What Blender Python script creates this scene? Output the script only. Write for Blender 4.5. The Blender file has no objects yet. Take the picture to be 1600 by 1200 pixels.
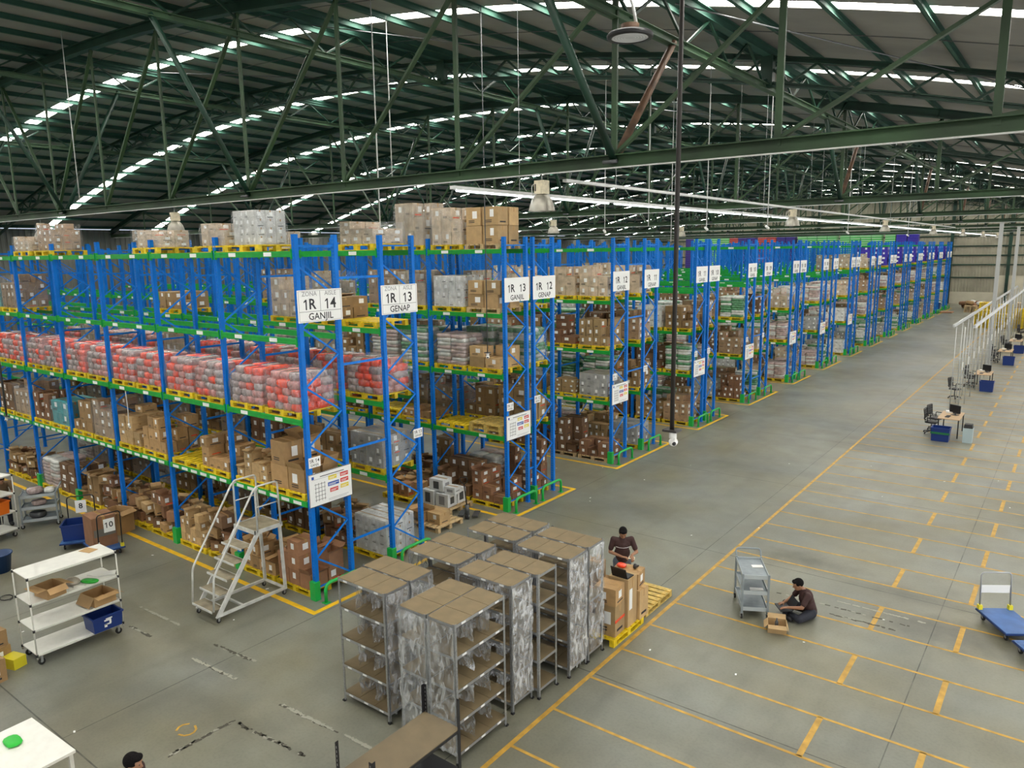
import bpy, bmesh, math, random
from mathutils import Vector, Matrix, noise
R = random.Random(7)
C = bpy.context.scene.collection
SC = bpy.context.scene
pi = math.pi
# ------------------------------------------------------------------ camera
cam = bpy.data.cameras.new('camera'); camo = bpy.data.objects.new('camera', cam); C.objects.link(camo)
yaw, pit, rol = math.radians(37.203), math.radians(10.045), math.radians(-0.8136)
cam.sensor_width = 36; cam.lens = 36 * 1168.8 / 1600; cam.clip_end = 400; cam.clip_start = .05
f = Vector((-math.sin(yaw) * math.cos(pit), math.cos(yaw) * math.cos(pit), -math.sin(pit)))
r0 = Vector((math.cos(yaw), math.sin(yaw), 0)); u0 = r0.cross(f)
r = r0 * math.cos(rol) + u0 * math.sin(rol); u = -r0 * math.sin(rol) + u0 * math.cos(rol)
camo.matrix_world = Matrix(((r.x, u.x, -f.x, 0), (r.y, u.y, -f.y, 0), (r.z, u.z, -f.z, 7.35), (0, 0, 0, 1)))
SC.camera = camo
# ------------------------------------------------------------------ world, skylights, added fill, exposure
w = bpy.data.worlds.new('world'); SC.world = w; w.use_nodes = True
w.node_tree.nodes['Background'].inputs[0].default_value = (.75, .85, 1, 1)
w.node_tree.nodes['Background'].inputs[1].default_value = 1.2
SC.view_settings.view_transform = 'Standard'; SC.view_settings.look = 'None'
SC.view_settings.exposure = 0.25; SC.view_settings.gamma = 1; SC.view_settings.use_curve_mapping = False
SKYLIGHT = 21.0          # radiance of the translucent roof sheets
FILL_POWER = 215.0             # power of the added fill lamps out of view
SC.cycles.adaptive_threshold = .02; SC.cycles.max_bounces = 5; SC.cycles.diffuse_bounces = 3; SC.cycles.glossy_bounces = 3
SC.cycles.transparent_max_bounces = 9; SC.cycles.caustics_reflective = False; SC.cycles.caustics_refractive = False
SC.cycles.use_denoising = True; SC.cycles.sample_clamp_indirect = 6
def area(name, loc, rot, sx, sy, power, col=(1, 1, 1)):
    l = bpy.data.lights.new(name, 'AREA'); l.shape = 'RECTANGLE'; l.size = sx; l.size_y = sy; l.energy = power; l.color = col
    o = bpy.data.objects.new(name, l); C.objects.link(o); o.location = loc; o.rotation_euler = rot; return o
ADDED_DOORS = [-4, 6, 16, 27, 38, 50, 64, 80, 96]  # unseen openings in the right wall, added to let fill light in
for y in ADDED_DOORS:
    area('added_side_fill', (4.75, y, 2.6), (0, pi / 2, 0), 4.6, 5.0, FILL_POWER, (1, .98, .94))  # added fill lamp shining in from the right, out of view
for x in (-8, -20, -32):
    area('added_rear_fill', (x, -9.7, 3.0), (pi / 2, 0, 0), 7, 4.6, FILL_POWER * .18, (1, .97, .9))  # weak fill lamp added behind the camera for the rack fronts
# ------------------------------------------------------------------ materials
MT = {}
def mat(name, col, rough=.5, metal=0, var=0, scale=8, bump=0, spec=.5, emit=0, rnd=0, coat=0, alpha=1):
    if name in MT: return MT[name]
    m = bpy.data.materials.new(name); m.use_nodes = True; nt = m.node_tree; N = nt.nodes; L = nt.links
    b = N['Principled BSDF']; b.inputs['Base Color'].default_value = (*col, 1); b.inputs['Roughness'].default_value = rough
    b.inputs['Metallic'].default_value = metal; b.inputs['Specular IOR Level'].default_value = spec
    b.inputs['Coat Weight'].default_value = coat; b.inputs['Coat Roughness'].default_value = .15; b.inputs['Alpha'].default_value = alpha
    if emit: b.inputs['Emission Color'].default_value = (*col, 1); b.inputs['Emission Strength'].default_value = emit
    src = None
    if var or bump:
        tc = N.new('ShaderNodeTexCoord'); nz = N.new('ShaderNodeTexNoise'); nz.inputs['Scale'].default_value = scale
        nz.inputs['Detail'].default_value = 4; L.new(tc.outputs['Object'], nz.inputs['Vector'])
    if var:
        mr = N.new('ShaderNodeMapRange'); mr.inputs[1].default_value = .3; mr.inputs[2].default_value = .7
        mr.inputs[3].default_value = 1 - var; mr.inputs[4].default_value = 1 + var; L.new(nz.outputs['Fac'], mr.inputs[0]); src = mr.outputs[0]
    if rnd:
        oi = N.new('ShaderNodeObjectInfo'); m2 = N.new('ShaderNodeMapRange'); m2.inputs[3].default_value = 1 - rnd; m2.inputs[4].default_value = 1 + rnd
        L.new(oi.outputs['Random'], m2.inputs[0])
        if src:
            mm = N.new('ShaderNodeMath'); mm.operation = 'MULTIPLY'; L.new(src, mm.inputs[0]); L.new(m2.outputs[0], mm.inputs[1]); src = mm.outputs[0]
        else: src = m2.outputs[0]
    if src:
        vm = N.new('ShaderNodeVectorMath'); vm.operation = 'SCALE'; vm.inputs[0].default_value = col; L.new(src, vm.inputs['Scale'])
        L.new(vm.outputs[0], b.inputs['Base Color'])
    if bump:
        bp = N.new('ShaderNodeBump'); bp.inputs['Strength'].default_value = bump; bp.inputs['Distance'].default_value = .02
        L.new(nz.outputs['Fac'], bp.inputs['Height']); L.new(bp.outputs[0], b.inputs['Normal'])
    MT[name] = m; return m
def holes_mat(name, col, hole, pitch, hx, rough=.4):
    """painted steel upright with a punched slot pattern along z"""
    m = mat(name, col, rough, .0, .12, 3, spec=.25); nt = m.node_tree; N = nt.nodes; L = nt.links; b = N['Principled BSDF']
    tc = N.new('ShaderNodeTexCoord'); sp = N.new('ShaderNodeSeparateXYZ'); L.new(tc.outputs['Object'], sp.inputs[0])
    def M(op, a, bb=None):
        n = N.new('ShaderNodeMath'); n.operation = op
        for i, v in enumerate((a, bb)):
            if v is None: continue
            if isinstance(v, (int, float)): n.inputs[i].default_value = v
            else: L.new(v, n.inputs[i])
        return n.outputs[0]
    z = M('LESS_THAN', M('FRACT', M('DIVIDE', sp.outputs['Z'], pitch)), .42)
    ax = M('ABSOLUTE', sp.outputs['X']); xx = M('MULTIPLY', M('GREATER_THAN', ax, hx[0]), M('LESS_THAN', ax, hx[1]))
    fac = M('MULTIPLY', z, xx)
    mx = N.new('ShaderNodeMix'); mx.data_type = 'RGBA'
    old = b.inputs['Base Color'].links[0].from_socket
    L.new(fac, mx.inputs['Factor']); L.new(old, mx.inputs[6]); mx.inputs[7].default_value = (*hole, 1)
    L.new(mx.outputs[2], b.inputs['Base Color']); return m
def film_mat(name, dens=.25, col=(.8, .82, .84), scale=14, rough=.18):
    """clear stretch film: mostly see-through, with crumpled glossy streaks"""
    m = bpy.data.materials.new(name); m.use_nodes = True; nt = m.node_tree; N = nt.nodes; L = nt.links
    N.remove(N['Principled BSDF']); out = N['Material Output']
    tc = N.new('ShaderNodeTexCoord'); mp = N.new('ShaderNodeMapping'); mp.inputs['Scale'].default_value = (1, 1, .45); mp.inputs['Rotation'].default_value = (.5, .4, .3)
    nz = N.new('ShaderNodeTexNoise'); nz.inputs['Scale'].default_value = scale; nz.inputs['Detail'].default_value = 5; nz.inputs['Distortion'].default_value = 1.2
    L.new(tc.outputs['Object'], mp.inputs[0]); L.new(mp.outputs[0], nz.inputs['Vector'])
    bp = N.new('ShaderNodeBump'); bp.inputs['Strength'].default_value = .9; bp.inputs['Distance'].default_value = .05; L.new(nz.outputs['Fac'], bp.inputs['Height'])
    gl = N.new('ShaderNodeBsdfGlossy'); gl.inputs['Roughness'].default_value = rough; gl.inputs['Color'].default_value = (.9, .92, .95, 1); L.new(bp.outputs[0], gl.inputs['Normal'])
    df = N.new('ShaderNodeBsdfDiffuse'); df.inputs['Color'].default_value = (*col, 1); L.new(bp.outputs[0], df.inputs['Normal'])
    m1 = N.new('ShaderNodeMixShader'); m1.inputs[0].default_value = .5; L.new(gl.outputs[0], m1.inputs[1]); L.new(df.outputs[0], m1.inputs[2])
    tr = N.new('ShaderNodeBsdfTransparent'); tr.inputs['Color'].default_value = (.94, .95, .96, 1)
    mr = N.new('ShaderNodeMapRange'); mr.inputs[1].default_value = .4; mr.inputs[2].default_value = .68
    mr.inputs[3].default_value = dens * .45; mr.inputs[4].default_value = min(1, dens * 2.2); L.new(nz.outputs['Fac'], mr.inputs[0])
    m2 = N.new('ShaderNodeMixShader'); L.new(mr.outputs[0], m2.inputs[0]); L.new(tr.outputs[0], m2.inputs[1]); L.new(m1.outputs[0], m2.inputs[2])
    L.new(m2.outputs[0], out.inputs['Surface']); MT[name] = m; return m

BLUE = holes_mat('blue upright paint', (.001, .165, .64), (.10, .25, .50), .075, (.012, .024))
BLU2 = mat('blue brace paint', (.001, .18, .68), .38, var=.15, spec=.3)
GREEN = mat('green beam paint', (.008, .36, .045), .4, var=.15)
GUARD = mat('green guard paint', (.01, .42, .07), .35)
YEL = mat('yellow pallet paint', (.72, .52, .012), .55, var=.25, rnd=.12)
WOOD = mat('bare pallet wood', (.50, .36, .19), .7, var=.3, scale=12, rnd=.15)
YWOOD = mat('pale yellow pallet boards', (.62, .44, .12), .65, var=.3, scale=10)
WHITE = mat('white label paper', (.88, .89, .88), .5)
INK = mat('black ink', (.02, .02, .025), .6)
CB = [mat('cardboard %s' % n, c, .75, var=.12, scale=3, rnd=.28) for n, c in
      (('tan', (.39, .24, .105)), ('pale', (.47, .315, .15)), ('reddish', (.29, .145, .075)), ('dark', (.20, .11, .055)))]
TAPE = mat('brown packing tape', (.40, .23, .08), .3)
CBIN = mat('inner cardboard', (.24, .15, .08), .85)
WRAPCB = [mat('shrink-wrapped carton %s' % n, c, .28, var=.25, scale=5, bump=.5, rnd=.2, coat=.6) for n, c in
          (('brown', (.38, .25, .15)), ('beige', (.55, .44, .32)), ('white', (.68, .68, .66)), ('grey', (.34, .34, .33)))]
REDB = mat('red printed bag', (.80, .055, .015), .25, var=.35, scale=9, bump=.4, coat=.6)
PINKB = mat('clear bag with pink goods', (.50, .20, .18), .22, var=.4, scale=11, bump=.6, coat=.8)
CLRB = mat('clear bag with grey goods', (.38, .29, .28), .2, var=.4, scale=11, bump=.6, coat=.8)
SACKW = mat('white sack', (.66, .66, .62), .4, var=.2, scale=7, bump=.4, coat=.3)
SACKG = mat('green printed sack', (.10, .28, .13), .4, var=.4, scale=9, bump=.4, coat=.3)
SACKP = mat('pink grey sack', (.48, .36, .33), .4, var=.3, scale=7, bump=.4, coat=.3)
TEAL = mat('teal carton', (.06, .33, .36), .5, var=.2)
PURP = mat('violet plastic crate', (.05, .03, .38), .4, var=.2)
STEEL = mat('galvanised steel', (.42, .43, .44), .38, .75, var=.1)
DSTEEL = mat('dark grey steel', (.10, .105, .11), .45, .4)
BLACK = mat('black plastic', (.012, .012, .014), .45)
CREAM = mat('cream painted steel', (.66, .66, .60), .45, var=.08)
BOARD = mat('white laminated board', (.80, .80, .74), .4, var=.04)
GREYST = mat('grey steel cart', (.27, .31, .33), .4, .3, var=.1)
YLINE = mat('yellow floor paint', (.52, .30, .045), .5, var=.25, scale=5)
YLINB = mat('strong yellow floor paint', (.78, .46, .01), .5, var=.15, scale=5)
FRGREEN = mat('dark green structural paint', (.009, .040, .024), .5, var=.45, scale=1.3)
RUST = mat('rusted brown steel', (.12, .062, .032), .7, var=.5, scale=4)
CHORDG = mat('olive green chord paint', (.022, .055, .02), .55, var=.5, scale=1.1)
PURLIN = mat('teal green purlin paint', (.018, .07, .048), .75, var=.25, scale=1.5)
SHEET = mat('roof insulation foil', (.24, .235, .215), .6, var=.12, scale=1.2)
BLUEC = mat('blue plastic crate', (.006, .03, .17), .4)
DKCARD = mat('brown shelf board', (.205, .152, .08), .7, var=.12, scale=4)
FILM = film_mat('clear stretch film', .36, scale=9); FILM2 = film_mat('dense stretch film', .56, scale=10); FILM3 = film_mat('thin stretch film', .11, scale=6)
YPL = mat('yellow plastic', (.75, .65, .03), .4)
GRPL = mat('green plastic', (.02, .5, .04), .4)
ORANGE = mat('orange plastic', (.75, .16, .01), .45)
WPL = mat('white plastic', (.78, .78, .76), .4)
PIPE = mat('white conduit', (.62, .63, .62), .45)
RUBBER = mat('black rubber', (.02, .02, .02), .8)

# ------------------------------------------------------------------ mesh builder
class MB:
    def __init__(s): s.v = []; s.f = []; s.m = []; s.mats = []; s.sm = []
    def mi(s, m):
        if m not in s.mats: s.mats.append(m)
        return s.mats.index(m)
    def add(s, vs, fs, m, smooth=False):
        n = len(s.v); s.v += [tuple(v) for v in vs]; k = s.mi(m)
        for fc in fs: s.f.append(tuple(i + n for i in fc)); s.m.append(k); s.sm.append(smooth)
        return s
    def box(s, c, d, m, rz=0, M=None, taper=1):
        x, y, z = d[0] / 2, d[1] / 2, d[2] / 2
        vs = [Vector(p) for p in ((-x, -y, -z), (x, -y, -z), (x, y, -z), (-x, y, -z), (-x * taper, -y * taper, z), (x * taper, -y * taper, z), (x * taper, y * taper, z), (-x * taper, y * taper, z))]
        if M is not None: vs = [M @ p for p in vs]
        elif rz:
            q = Matrix.Rotation(rz, 3, 'Z'); vs = [q @ p for p in vs]
        vs = [p + Vector(c) for p in vs]
        return s.add(vs, [(0, 3, 2, 1), (4, 5, 6, 7), (0, 1, 5, 4), (1, 2, 6, 5), (2, 3, 7, 6), (3, 0, 4, 7)], m)
    def bx(s, x0, x1, y0, y1, z0, z1, m):
        return s.box(((x0 + x1) / 2, (y0 + y1) / 2, (z0 + z1) / 2), (x1 - x0, y1 - y0, z1 - z0), m)
    def bar(s, p, q, wd, h, m, up=(0, 0, 1)):
        p = Vector(p); q = Vector(q); d = q - p; L = d.length
        if L < 1e-6: return s
        d /= L; up = Vector(up)
        if abs(d.dot(up)) > .98: up = Vector((0, 1, 0))
        a = d.cross(up).normalized(); b = a.cross(d)
        a *= wd / 2; b *= h / 2
        vs = [p - a - b, p + a - b, p + a + b, p - a + b, q - a - b, q + a - b, q + a + b, q - a + b]
        return s.add(vs, [(0, 1, 2, 3), (4, 7, 6, 5), (0, 4, 5, 1), (1, 5, 6, 2), (2, 6, 7, 3), (3, 7, 4, 0)], m)
    def ibar(s, p, q, wd, h, m, t=.02, up=(0, 0, 1)):
        p = Vector(p); q = Vector(q); d = (q - p).normalized(); up = Vector(up); a = d.cross(up).normalized(); b = a.cross(d)
        s.bar(p, q, t, h, m, up); o = b * (h / 2 - t / 2)
        s.bar(p + o, q + o, wd, t, m, up); s.bar(p - o, q - o, wd, t, m, up); return s
    def tube(s, pts, r, m, n=8, cap=True):
        pts = [Vector(p) for p in pts]; rings = []
        prev = None
        for i, p in enumerate(pts):
            d = (pts[min(i + 1, len(pts) - 1)] - pts[max(i - 1, 0)]).normalized()
            if prev is None:
                a = d.cross(Vector((0, 0, 1)))
                if a.length < .05: a = d.cross(Vector((0, 1, 0)))
            else: a = prev - d * prev.dot(d)
            a.normalize(); prev = a; b = d.cross(a)
            rr = r[i] if isinstance(r, (list, tuple)) else r
            rings.append([p + a * (rr * math.cos(2 * pi * k / n)) + b * (rr * math.sin(2 * pi * k / n)) for k in range(n)])
        vs = [v for rg in rings for v in rg]; fs = []
        for i in range(len(rings) - 1):
            for k in range(n):
                k2 = (k + 1) % n; fs.append((i * n + k, i * n + k2, (i + 1) * n + k2, (i + 1) * n + k))
        if cap: fs.append(tuple(range(n))[::-1]); fs.append(tuple((len(rings) - 1) * n + k for k in range(n)))
        return s.add(vs, fs, m, n > 5)
    def lathe(s, prof, m, c=(0, 0, 0), n=20):
        vs = []; fs = []
        for (rr, z) in prof:
            for k in range(n): vs.append((c[0] + rr * math.cos(2 * pi * k / n), c[1] + rr * math.sin(2 * pi * k / n), c[2] + z))
        for i in range(len(prof) - 1):
            for k in range(n):
                k2 = (k + 1) % n; fs.append((i * n + k, i * n + k2, (i + 1) * n + k2, (i + 1) * n + k))
        return s.add(vs, fs, m, True)
    def ell(s, c, d, m, nu=12, nv=8, M=None, p=1.0):
        vs = []; fs = []
        for j in range(nv + 1):
            t = pi * j / nv
            for i in range(nu):
                a = 2 * pi * i / nu
                q = [math.sin(t) * math.cos(a), math.sin(t) * math.sin(a), math.cos(t)]
                q = [math.copysign(abs(e) ** p, e) for e in q]
                v = Vector((q[0] * d[0] / 2, q[1] * d[1] / 2, q[2] * d[2] / 2))
                if M is not None: v = M @ v
                vs.append(v + Vector(c))
        for j in range(nv):
            for i in range(nu):
                i2 = (i + 1) % nu; fs.append((j * nu + i, (j + 1) * nu + i, (j + 1) * nu + i2, j * nu + i2))
        return s.add(vs, fs, m, True)
    def plate(s, c, u_, v_, m):
        c = Vector(c); u_ = Vector(u_); v_ = Vector(v_)
        return s.add([c - u_ - v_, c + u_ - v_, c + u_ + v_, c - u_ + v_], [(0, 1, 2, 3)], m)
    def mesh(s, name='mesh'):
        me = bpy.data.meshes.new(name); me.from_pydata(s.v, [], s.f)
        for m in s.mats: me.materials.append(m)
        me.polygons.foreach_set('material_index', s.m); me.polygons.foreach_set('use_smooth', s.sm); me.update(); return me
def put(name, me, parent=None, loc=(0, 0, 0), rz=0, sc=None, rot=None):
    if isinstance(me, MB): me = me.mesh(name)
    o = bpy.data.objects.new(name, me); C.objects.link(o)
    if parent is not None: o.parent = parent
    o.location = loc; o.rotation_euler = rot if rot is not None else (0, 0, rz)
    if sc is not None: o.scale = sc
    return o
LABELS = {}
def tag(o, label, cat, group=None, kind=None):
    k = LABELS.get(label, 0); LABELS[label] = k + 1
    o['label'] = label; o['category'] = cat
    if group: o['group'] = group
    if kind: o['kind'] = kind
    return o
def thing(name, label, cat, loc=(0, 0, 0), rz=0, group=None):
    o = bpy.data.objects.new(name, None); C.objects.link(o); o.location = loc; o.rotation_euler = (0, 0, rz); o.empty_display_size = .1
    return tag(o, label, cat, group)
def struct(name, me, parent=None, loc=(0, 0, 0)):
    o = put(name, me, parent, loc)
    if parent is None: o['kind'] = 'structure'
    return o
_tx = {}
def text_mesh(t, size, m, bold=0.0):
    k = (t, size, m.name, bold)
    if k in _tx: return _tx[k]
    if '1' in t:      # the digit one is drawn with a flag so that it does not read as a capital I
        B = MB(); w_ = [.42 if c_ == '1' else (.30 if c_ == ' ' else .66) for c_ in t]; tot = sum(w_); x_ = -tot / 2; st = .095 + bold * 2
        for c_, a_ in zip(t, w_):
            xc = (x_ + a_ / 2) * size; x_ += a_
            if c_ == '1':
                h_ = .35 * size; s_ = st * size / 2
                B.add([(xc - s_ + .03 * size, -h_, 0), (xc + s_ + .03 * size, -h_, 0), (xc + s_ + .03 * size, h_, 0), (xc - s_ + .03 * size, h_, 0), (xc - s_ + .03 * size, h_ * .62, 0), (xc - .17 * size, h_ * .38, 0), (xc - .17 * size, h_ * .62, 0)], [(0, 1, 2, 4), (4, 2, 3), (4, 3, 6, 5)], m)
            elif c_ != ' ':
                g_ = text_mesh(c_, size, m, bold); B.add([(v.co.x + xc, v.co.y, 0) for v in g_.vertices], [tuple(p.vertices) for p in g_.polygons], m)
        _tx[k] = B.mesh('lettering'); return _tx[k]
    cu = bpy.data.curves.new('lettering', 'FONT'); cu.body = t; cu.size = size; cu.align_x = 'CENTER'; cu.align_y = 'CENTER'; cu.offset = bold; cu.resolution_u = 2
    o = bpy.data.objects.new('tmp', cu); C.objects.link(o); dg = bpy.context.evaluated_depsgraph_get(); dg.update()
    me = bpy.data.meshes.new_from_object(o.evaluated_get(dg)); me.materials.clear(); me.materials.append(m)
    bpy.data.objects.remove(o); bpy.data.curves.remove(cu); _tx[k] = me; return me
ORD = ['first', 'second', 'third', 'fourth', 'fifth', 'sixth', 'seventh', 'eighth', 'ninth', 'tenth', 'eleventh', 'twelfth', 'thirteenth', 'fourteenth', 'fifteenth', 'sixteenth', 'seventeenth', 'eighteenth', 'nineteenth', 'twentieth', 'twenty-first', 'twenty-second', 'twenty-third', 'twenty-fourth']
# ================================================================== the building
XL, XR, Y0, Y1 = -54.0, 4.9, -10.0, 110.7
def arch(x): return 13.28 - .00531 * (x + 24.8) ** 2          # underside of the curved rafters
# floor: polished concrete with joints, scuffs and worn patches
m = mat('polished concrete', (.30, .29, .245), .3); nt = m.node_tree; N = nt.nodes; L = nt.links; b = N['Principled BSDF']
def MA(op, a, bb=None):
    n = N.new('ShaderNodeMath'); n.operation = op
    for i, v in enumerate((a, bb)):
        if v is None: continue
        if isinstance(v, (int, float)): n.inputs[i].default_value = v
        else: L.new(v, n.inputs[i])
    return n.outputs[0]
def NZ(scale, det=4, sx=1, sy=1, dist=0):
    mp = N.new('ShaderNodeMapping'); mp.inputs['Scale'].default_value = (sx, sy, 1); L.new(tc.outputs['Object'], mp.inputs[0])
    n = N.new('ShaderNodeTexNoise'); n.inputs['Scale'].default_value = scale; n.inputs['Detail'].default_value = det; n.inputs['Distortion'].default_value = dist
    L.new(mp.outputs[0], n.inputs['Vector']); return n.outputs['Fac']
def MRG(v, a, b_, c, d):
    n = N.new('ShaderNodeMapRange'); 
    for i, k in enumerate((a, b_, c, d)): n.inputs[i + 1].default_value = k
    L.new(v, n.inputs[0]); return n.outputs[0]
tc = N.new('ShaderNodeTexCoord'); sp = N.new('ShaderNodeSeparateXYZ'); L.new(tc.outputs['Object'], sp.inputs[0])
jx = MA('LESS_THAN', MA('ABSOLUTE', MA('SUBTRACT', MA('FRACT', MA('DIVIDE', MA('ADD', sp.outputs['X'], 6.8), 5.15)), .5)), .0016)
jx = MA('LESS_THAN', MA('ABSOLUTE', MA('PINGPONG', MA('ADD', sp.outputs['X'], 6.82), 2.575)), .009)
jy = MA('LESS_THAN', MA('ABSOLUTE', MA('PINGPONG', MA('ADD', sp.outputs['Y'], -16.85), 3.19)), .012)
jm = MA('MULTIPLY', MA('MAXIMUM', jx, jy), MRG(NZ(2.2, 3), .35, .6, .35, .75))
big = MRG(NZ(.22, 4, dist=.6), .3, .7, .80, 1.16)
mid = MRG(NZ(1.6, 6), .3, .7, .90, 1.08)
scr = MRG(NZ(2.6, 9, 1, .06), .52, .80, 1.0, .86)
dots = MRG(NZ(22, 8), .45, .75, 1.03, .90)
g = MA('MULTIPLY', MA('MULTIPLY', big, mid), MA('MULTIPLY', scr, dots))
g = MA('MULTIPLY', g, MA('SUBTRACT', 1, jm))
for (ex, ey, ra, rb, dk) in ((-1.3, 15.6, 1.5, .7, .45), (-4.5, 17.6, 1.1, .5, .45), (-2.2, 17.0, 1.6, .35, .3), (-9.5, 18.5, 1.8, .7, .25), (-8.0, 24.5, 2.2, .8, .22), (-12.3, 6.7, 1.2, .5, .25), (-15.8, 6.4, 1.4, .8, .3), (-5.2, 29.5, 1.6, .9, .25), (-3.2, 10.2, .6, .3, .25)):
    d2 = MA('SQRT', MA('ADD', MA('POWER', MA('DIVIDE', MA('SUBTRACT', sp.outputs['X'], ex), ra), 2), MA('POWER', MA('DIVIDE', MA('SUBTRACT', sp.outputs['Y'], ey), rb), 2)))
    g = MA('MULTIPLY', g, MA('SUBTRACT', 1, MA('MULTIPLY', MRG(MA('ADD', d2, MA('MULTIPLY', NZ(3, 5), 1.3)), .7, 1.9, dk, 0), 1.0)))
mx = N.new('ShaderNodeMix'); mx.data_type = 'RGBA'; L.new(MRG(NZ(.35, 3), .35, .65, 0, 1), mx.inputs['Factor'])
mx.inputs[6].default_value = (.196, .186, .130, 1); mx.inputs[7].default_value = (.205, .212, .180, 1)
vm = N.new('ShaderNodeVectorMath'); vm.operation = 'SCALE'; L.new(mx.outputs[2], vm.inputs[0]); L.new(g, vm.inputs['Scale']); L.new(vm.outputs[0], b.inputs['Base Color'])
L.new(MRG(NZ(.9, 5), .3, .7, .29, .42), b.inputs['Roughness']); b.inputs['Specular IOR Level'].default_value = .5
struct('floor', MB().bx(XL - 1, XR + 1, Y0 - 1, Y1 + 1, -.2, 0, MT['polished concrete']))
# painted lines
fm = MB(); lz = (0.0005, .003)
def line(x0, x1, y0, y1, m=YLINE): fm.bx(min(x0, x1), max(x0, x1), min(y0, y1), max(y0, y1), lz[0], lz[1], m)
line(-6.29, -6.21, 3.5, 98)
for k in range(-3, 60):
    y = 10.34 + 1.1465 * k
    line(-6.21, 3.4 if k < 40 else 1.5, y - .027, y + .027)
    if k % 2 == 0:
        line(-2.71, -2.62, y, y + 1.1465)
        if k != 0 or True: line(-1.26, -1.17, y, y + 1.1465)
    if k % 2 == 0: line(1.65, 1.75, y, y + 1.1465)
struct('floor_marking', fm)
# worn tape remains and stray paint marks on the floor
wm = MB(); rr = random.Random(3)
WORN = mat('worn pale tape on floor', (.34, .33, .27), .6)
for (xa, ya, xb, yb) in ((-15.4, 7.03, -13.9, 7.1), (-12.5, 6.56, -11.15, 6.65), (-9.94, 6.65, -8.58, 6.72), (-8.5, 6.74, -7.6, 6.76), (-3.46, 15.81, -1.8, 15.82), (-11.9, 7.15, -11.47, 7.19)):
    n = 26
    for i in range(n):
        if rr.random() < .3: continue
        t = i / n; wm.box((xa + (xb - xa) * t, ya + (yb - ya) * t, .002 + .00004 * i), (.05 + .05 * rr.random(), .03 + .04 * rr.random(), .003), WORN, rz=rr.uniform(-.5, .5))
WDK = mat('dark worn joint filler', (.08, .075, .055), .7)
for (xa, ya, xb, yb) in ((-10.22, 4.88, -10.20, 5.97), (-10.22, 4.88, -10.20, 5.97), (-10.09, 5.92, -8.57, 6.06), (-10.09, 5.92, -8.57, 6.06), (-14.75, 6.49, -13.94, 6.52), (-12.61, 7.09, -11.5, 7.17), (-12.4, 6.57, -11.2, 6.63), (-3.42, 15.15, -2.25, 15.18), (-5.0, 15.5, -2.0, 15.5), (-9.9, 6.64, -8.6, 6.70)):
    for i in range(30):
        if rr.random() < .35: continue
        t = i / 30; wm.box((xa + (xb - xa) * t + rr.uniform(-.02, .02), ya + (yb - ya) * t + rr.uniform(-.02, .02), .002 + .00003 * i), (.04 + .08 * rr.random(), .02 + .03 * rr.random(), .003), WDK if rr.random() < .75 else WORN, rz=math.atan2(yb - ya, xb - xa) + rr.uniform(-.3, .3))
for i in range(46):
    wm.box((rr.uniform(-20, 0), rr.uniform(4, 30), .0025), (.05 * rr.random() + .02, .03, .002), WHITE, rz=rr.random() * 3)
for i in range(10):
    a = i / 10 * 2 * pi
    if i in (3, 7): continue
    wm.box((-10.6 + .16 * math.cos(a), 5.35 + .13 * math.sin(a), .003), (.09, .035, .002), YLINE, rz=a + pi / 2)
o = struct('floor_scuff_marks', wm); o['kind'] = 'stuff'; tag(o, 'worn tape remains and paper scraps scattered on the concrete floor', 'litter', kind='stuff')
# roof shell: corrugated foil sheets, purlins, translucent strips
def curve_sheet(x0, x1, y0, y1, dz, m, n=64, corr=0):
    B = MB(); vs = []; fs = []
    for i in range(n + 1):
        x = x0 + (x1 - x0) * i / n; z = arch(x) + dz
        vs += [(x, y0, z), (x, y1, z), (x, y0, z + .03), (x, y1, z + .03)]
    for i in range(n):
        a = 4 * i; fs += [(a, a + 1, a + 5, a + 4), (a + 2, a + 6, a + 7, a + 3), (a, a + 4, a + 6, a + 2), (a + 1, a + 3, a + 7, a + 5)]
    return B.add(vs, fs, m, False)
STRIPS = [14.35 + 7.1 * k for k in range(-3, 14)]
ceil = None; edges = [Y0]
for y in STRIPS:
    if y - .24 > Y0 and y + .24 < Y1: edges += [y - .24, y + .24]
edges.append(Y1)
for i in range(0, len(edges) - 1):
    if i % 2 == 0:
        me = curve_sheet(XL, XR, edges[i], edges[i + 1], .48, SHEET)
        if ceil is None: ceil = struct('ceiling', me)
        else: struct('roof_sheet', me, ceil)
LIT = mat('sunlit translucent roof sheet', (1.0, .97, .90), .5, emit=SKYLIGHT)
k = 0
for i in range(1, len(edges) - 1, 2):
    struct('skylight_strip', curve_sheet(XL, XR, edges[i] - .01, edges[i + 1] + .01, .50, LIT), ceil)
x = XL + .6; 
while x < XR:
    B = MB(); z = arch(x) + .40
    B.bar((x, Y0, z), (x, Y1, z), .018, .15, PURLIN); B.bx(x, x + .065, Y0, Y1, z + .06, z + .075, PURLIN); B.bx(x, x + .065, Y0, Y1, z - .075, z - .06, PURLIN)
    struct('purlin', B, ceil); x += 1.5
# sag rods and hanging cable runs under the sheets
B = MB()
for y in [12.4 + 3.55 * q for q in range(27)]:
    pts = [(xx, y, arch(xx) + .33) for xx in [XL + (XR - XL) * i / 30 for i in range(31)]]
    B.tube(pts, .009, DSTEEL, n=4)
struct('sag_rod', B, ceil)
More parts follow.
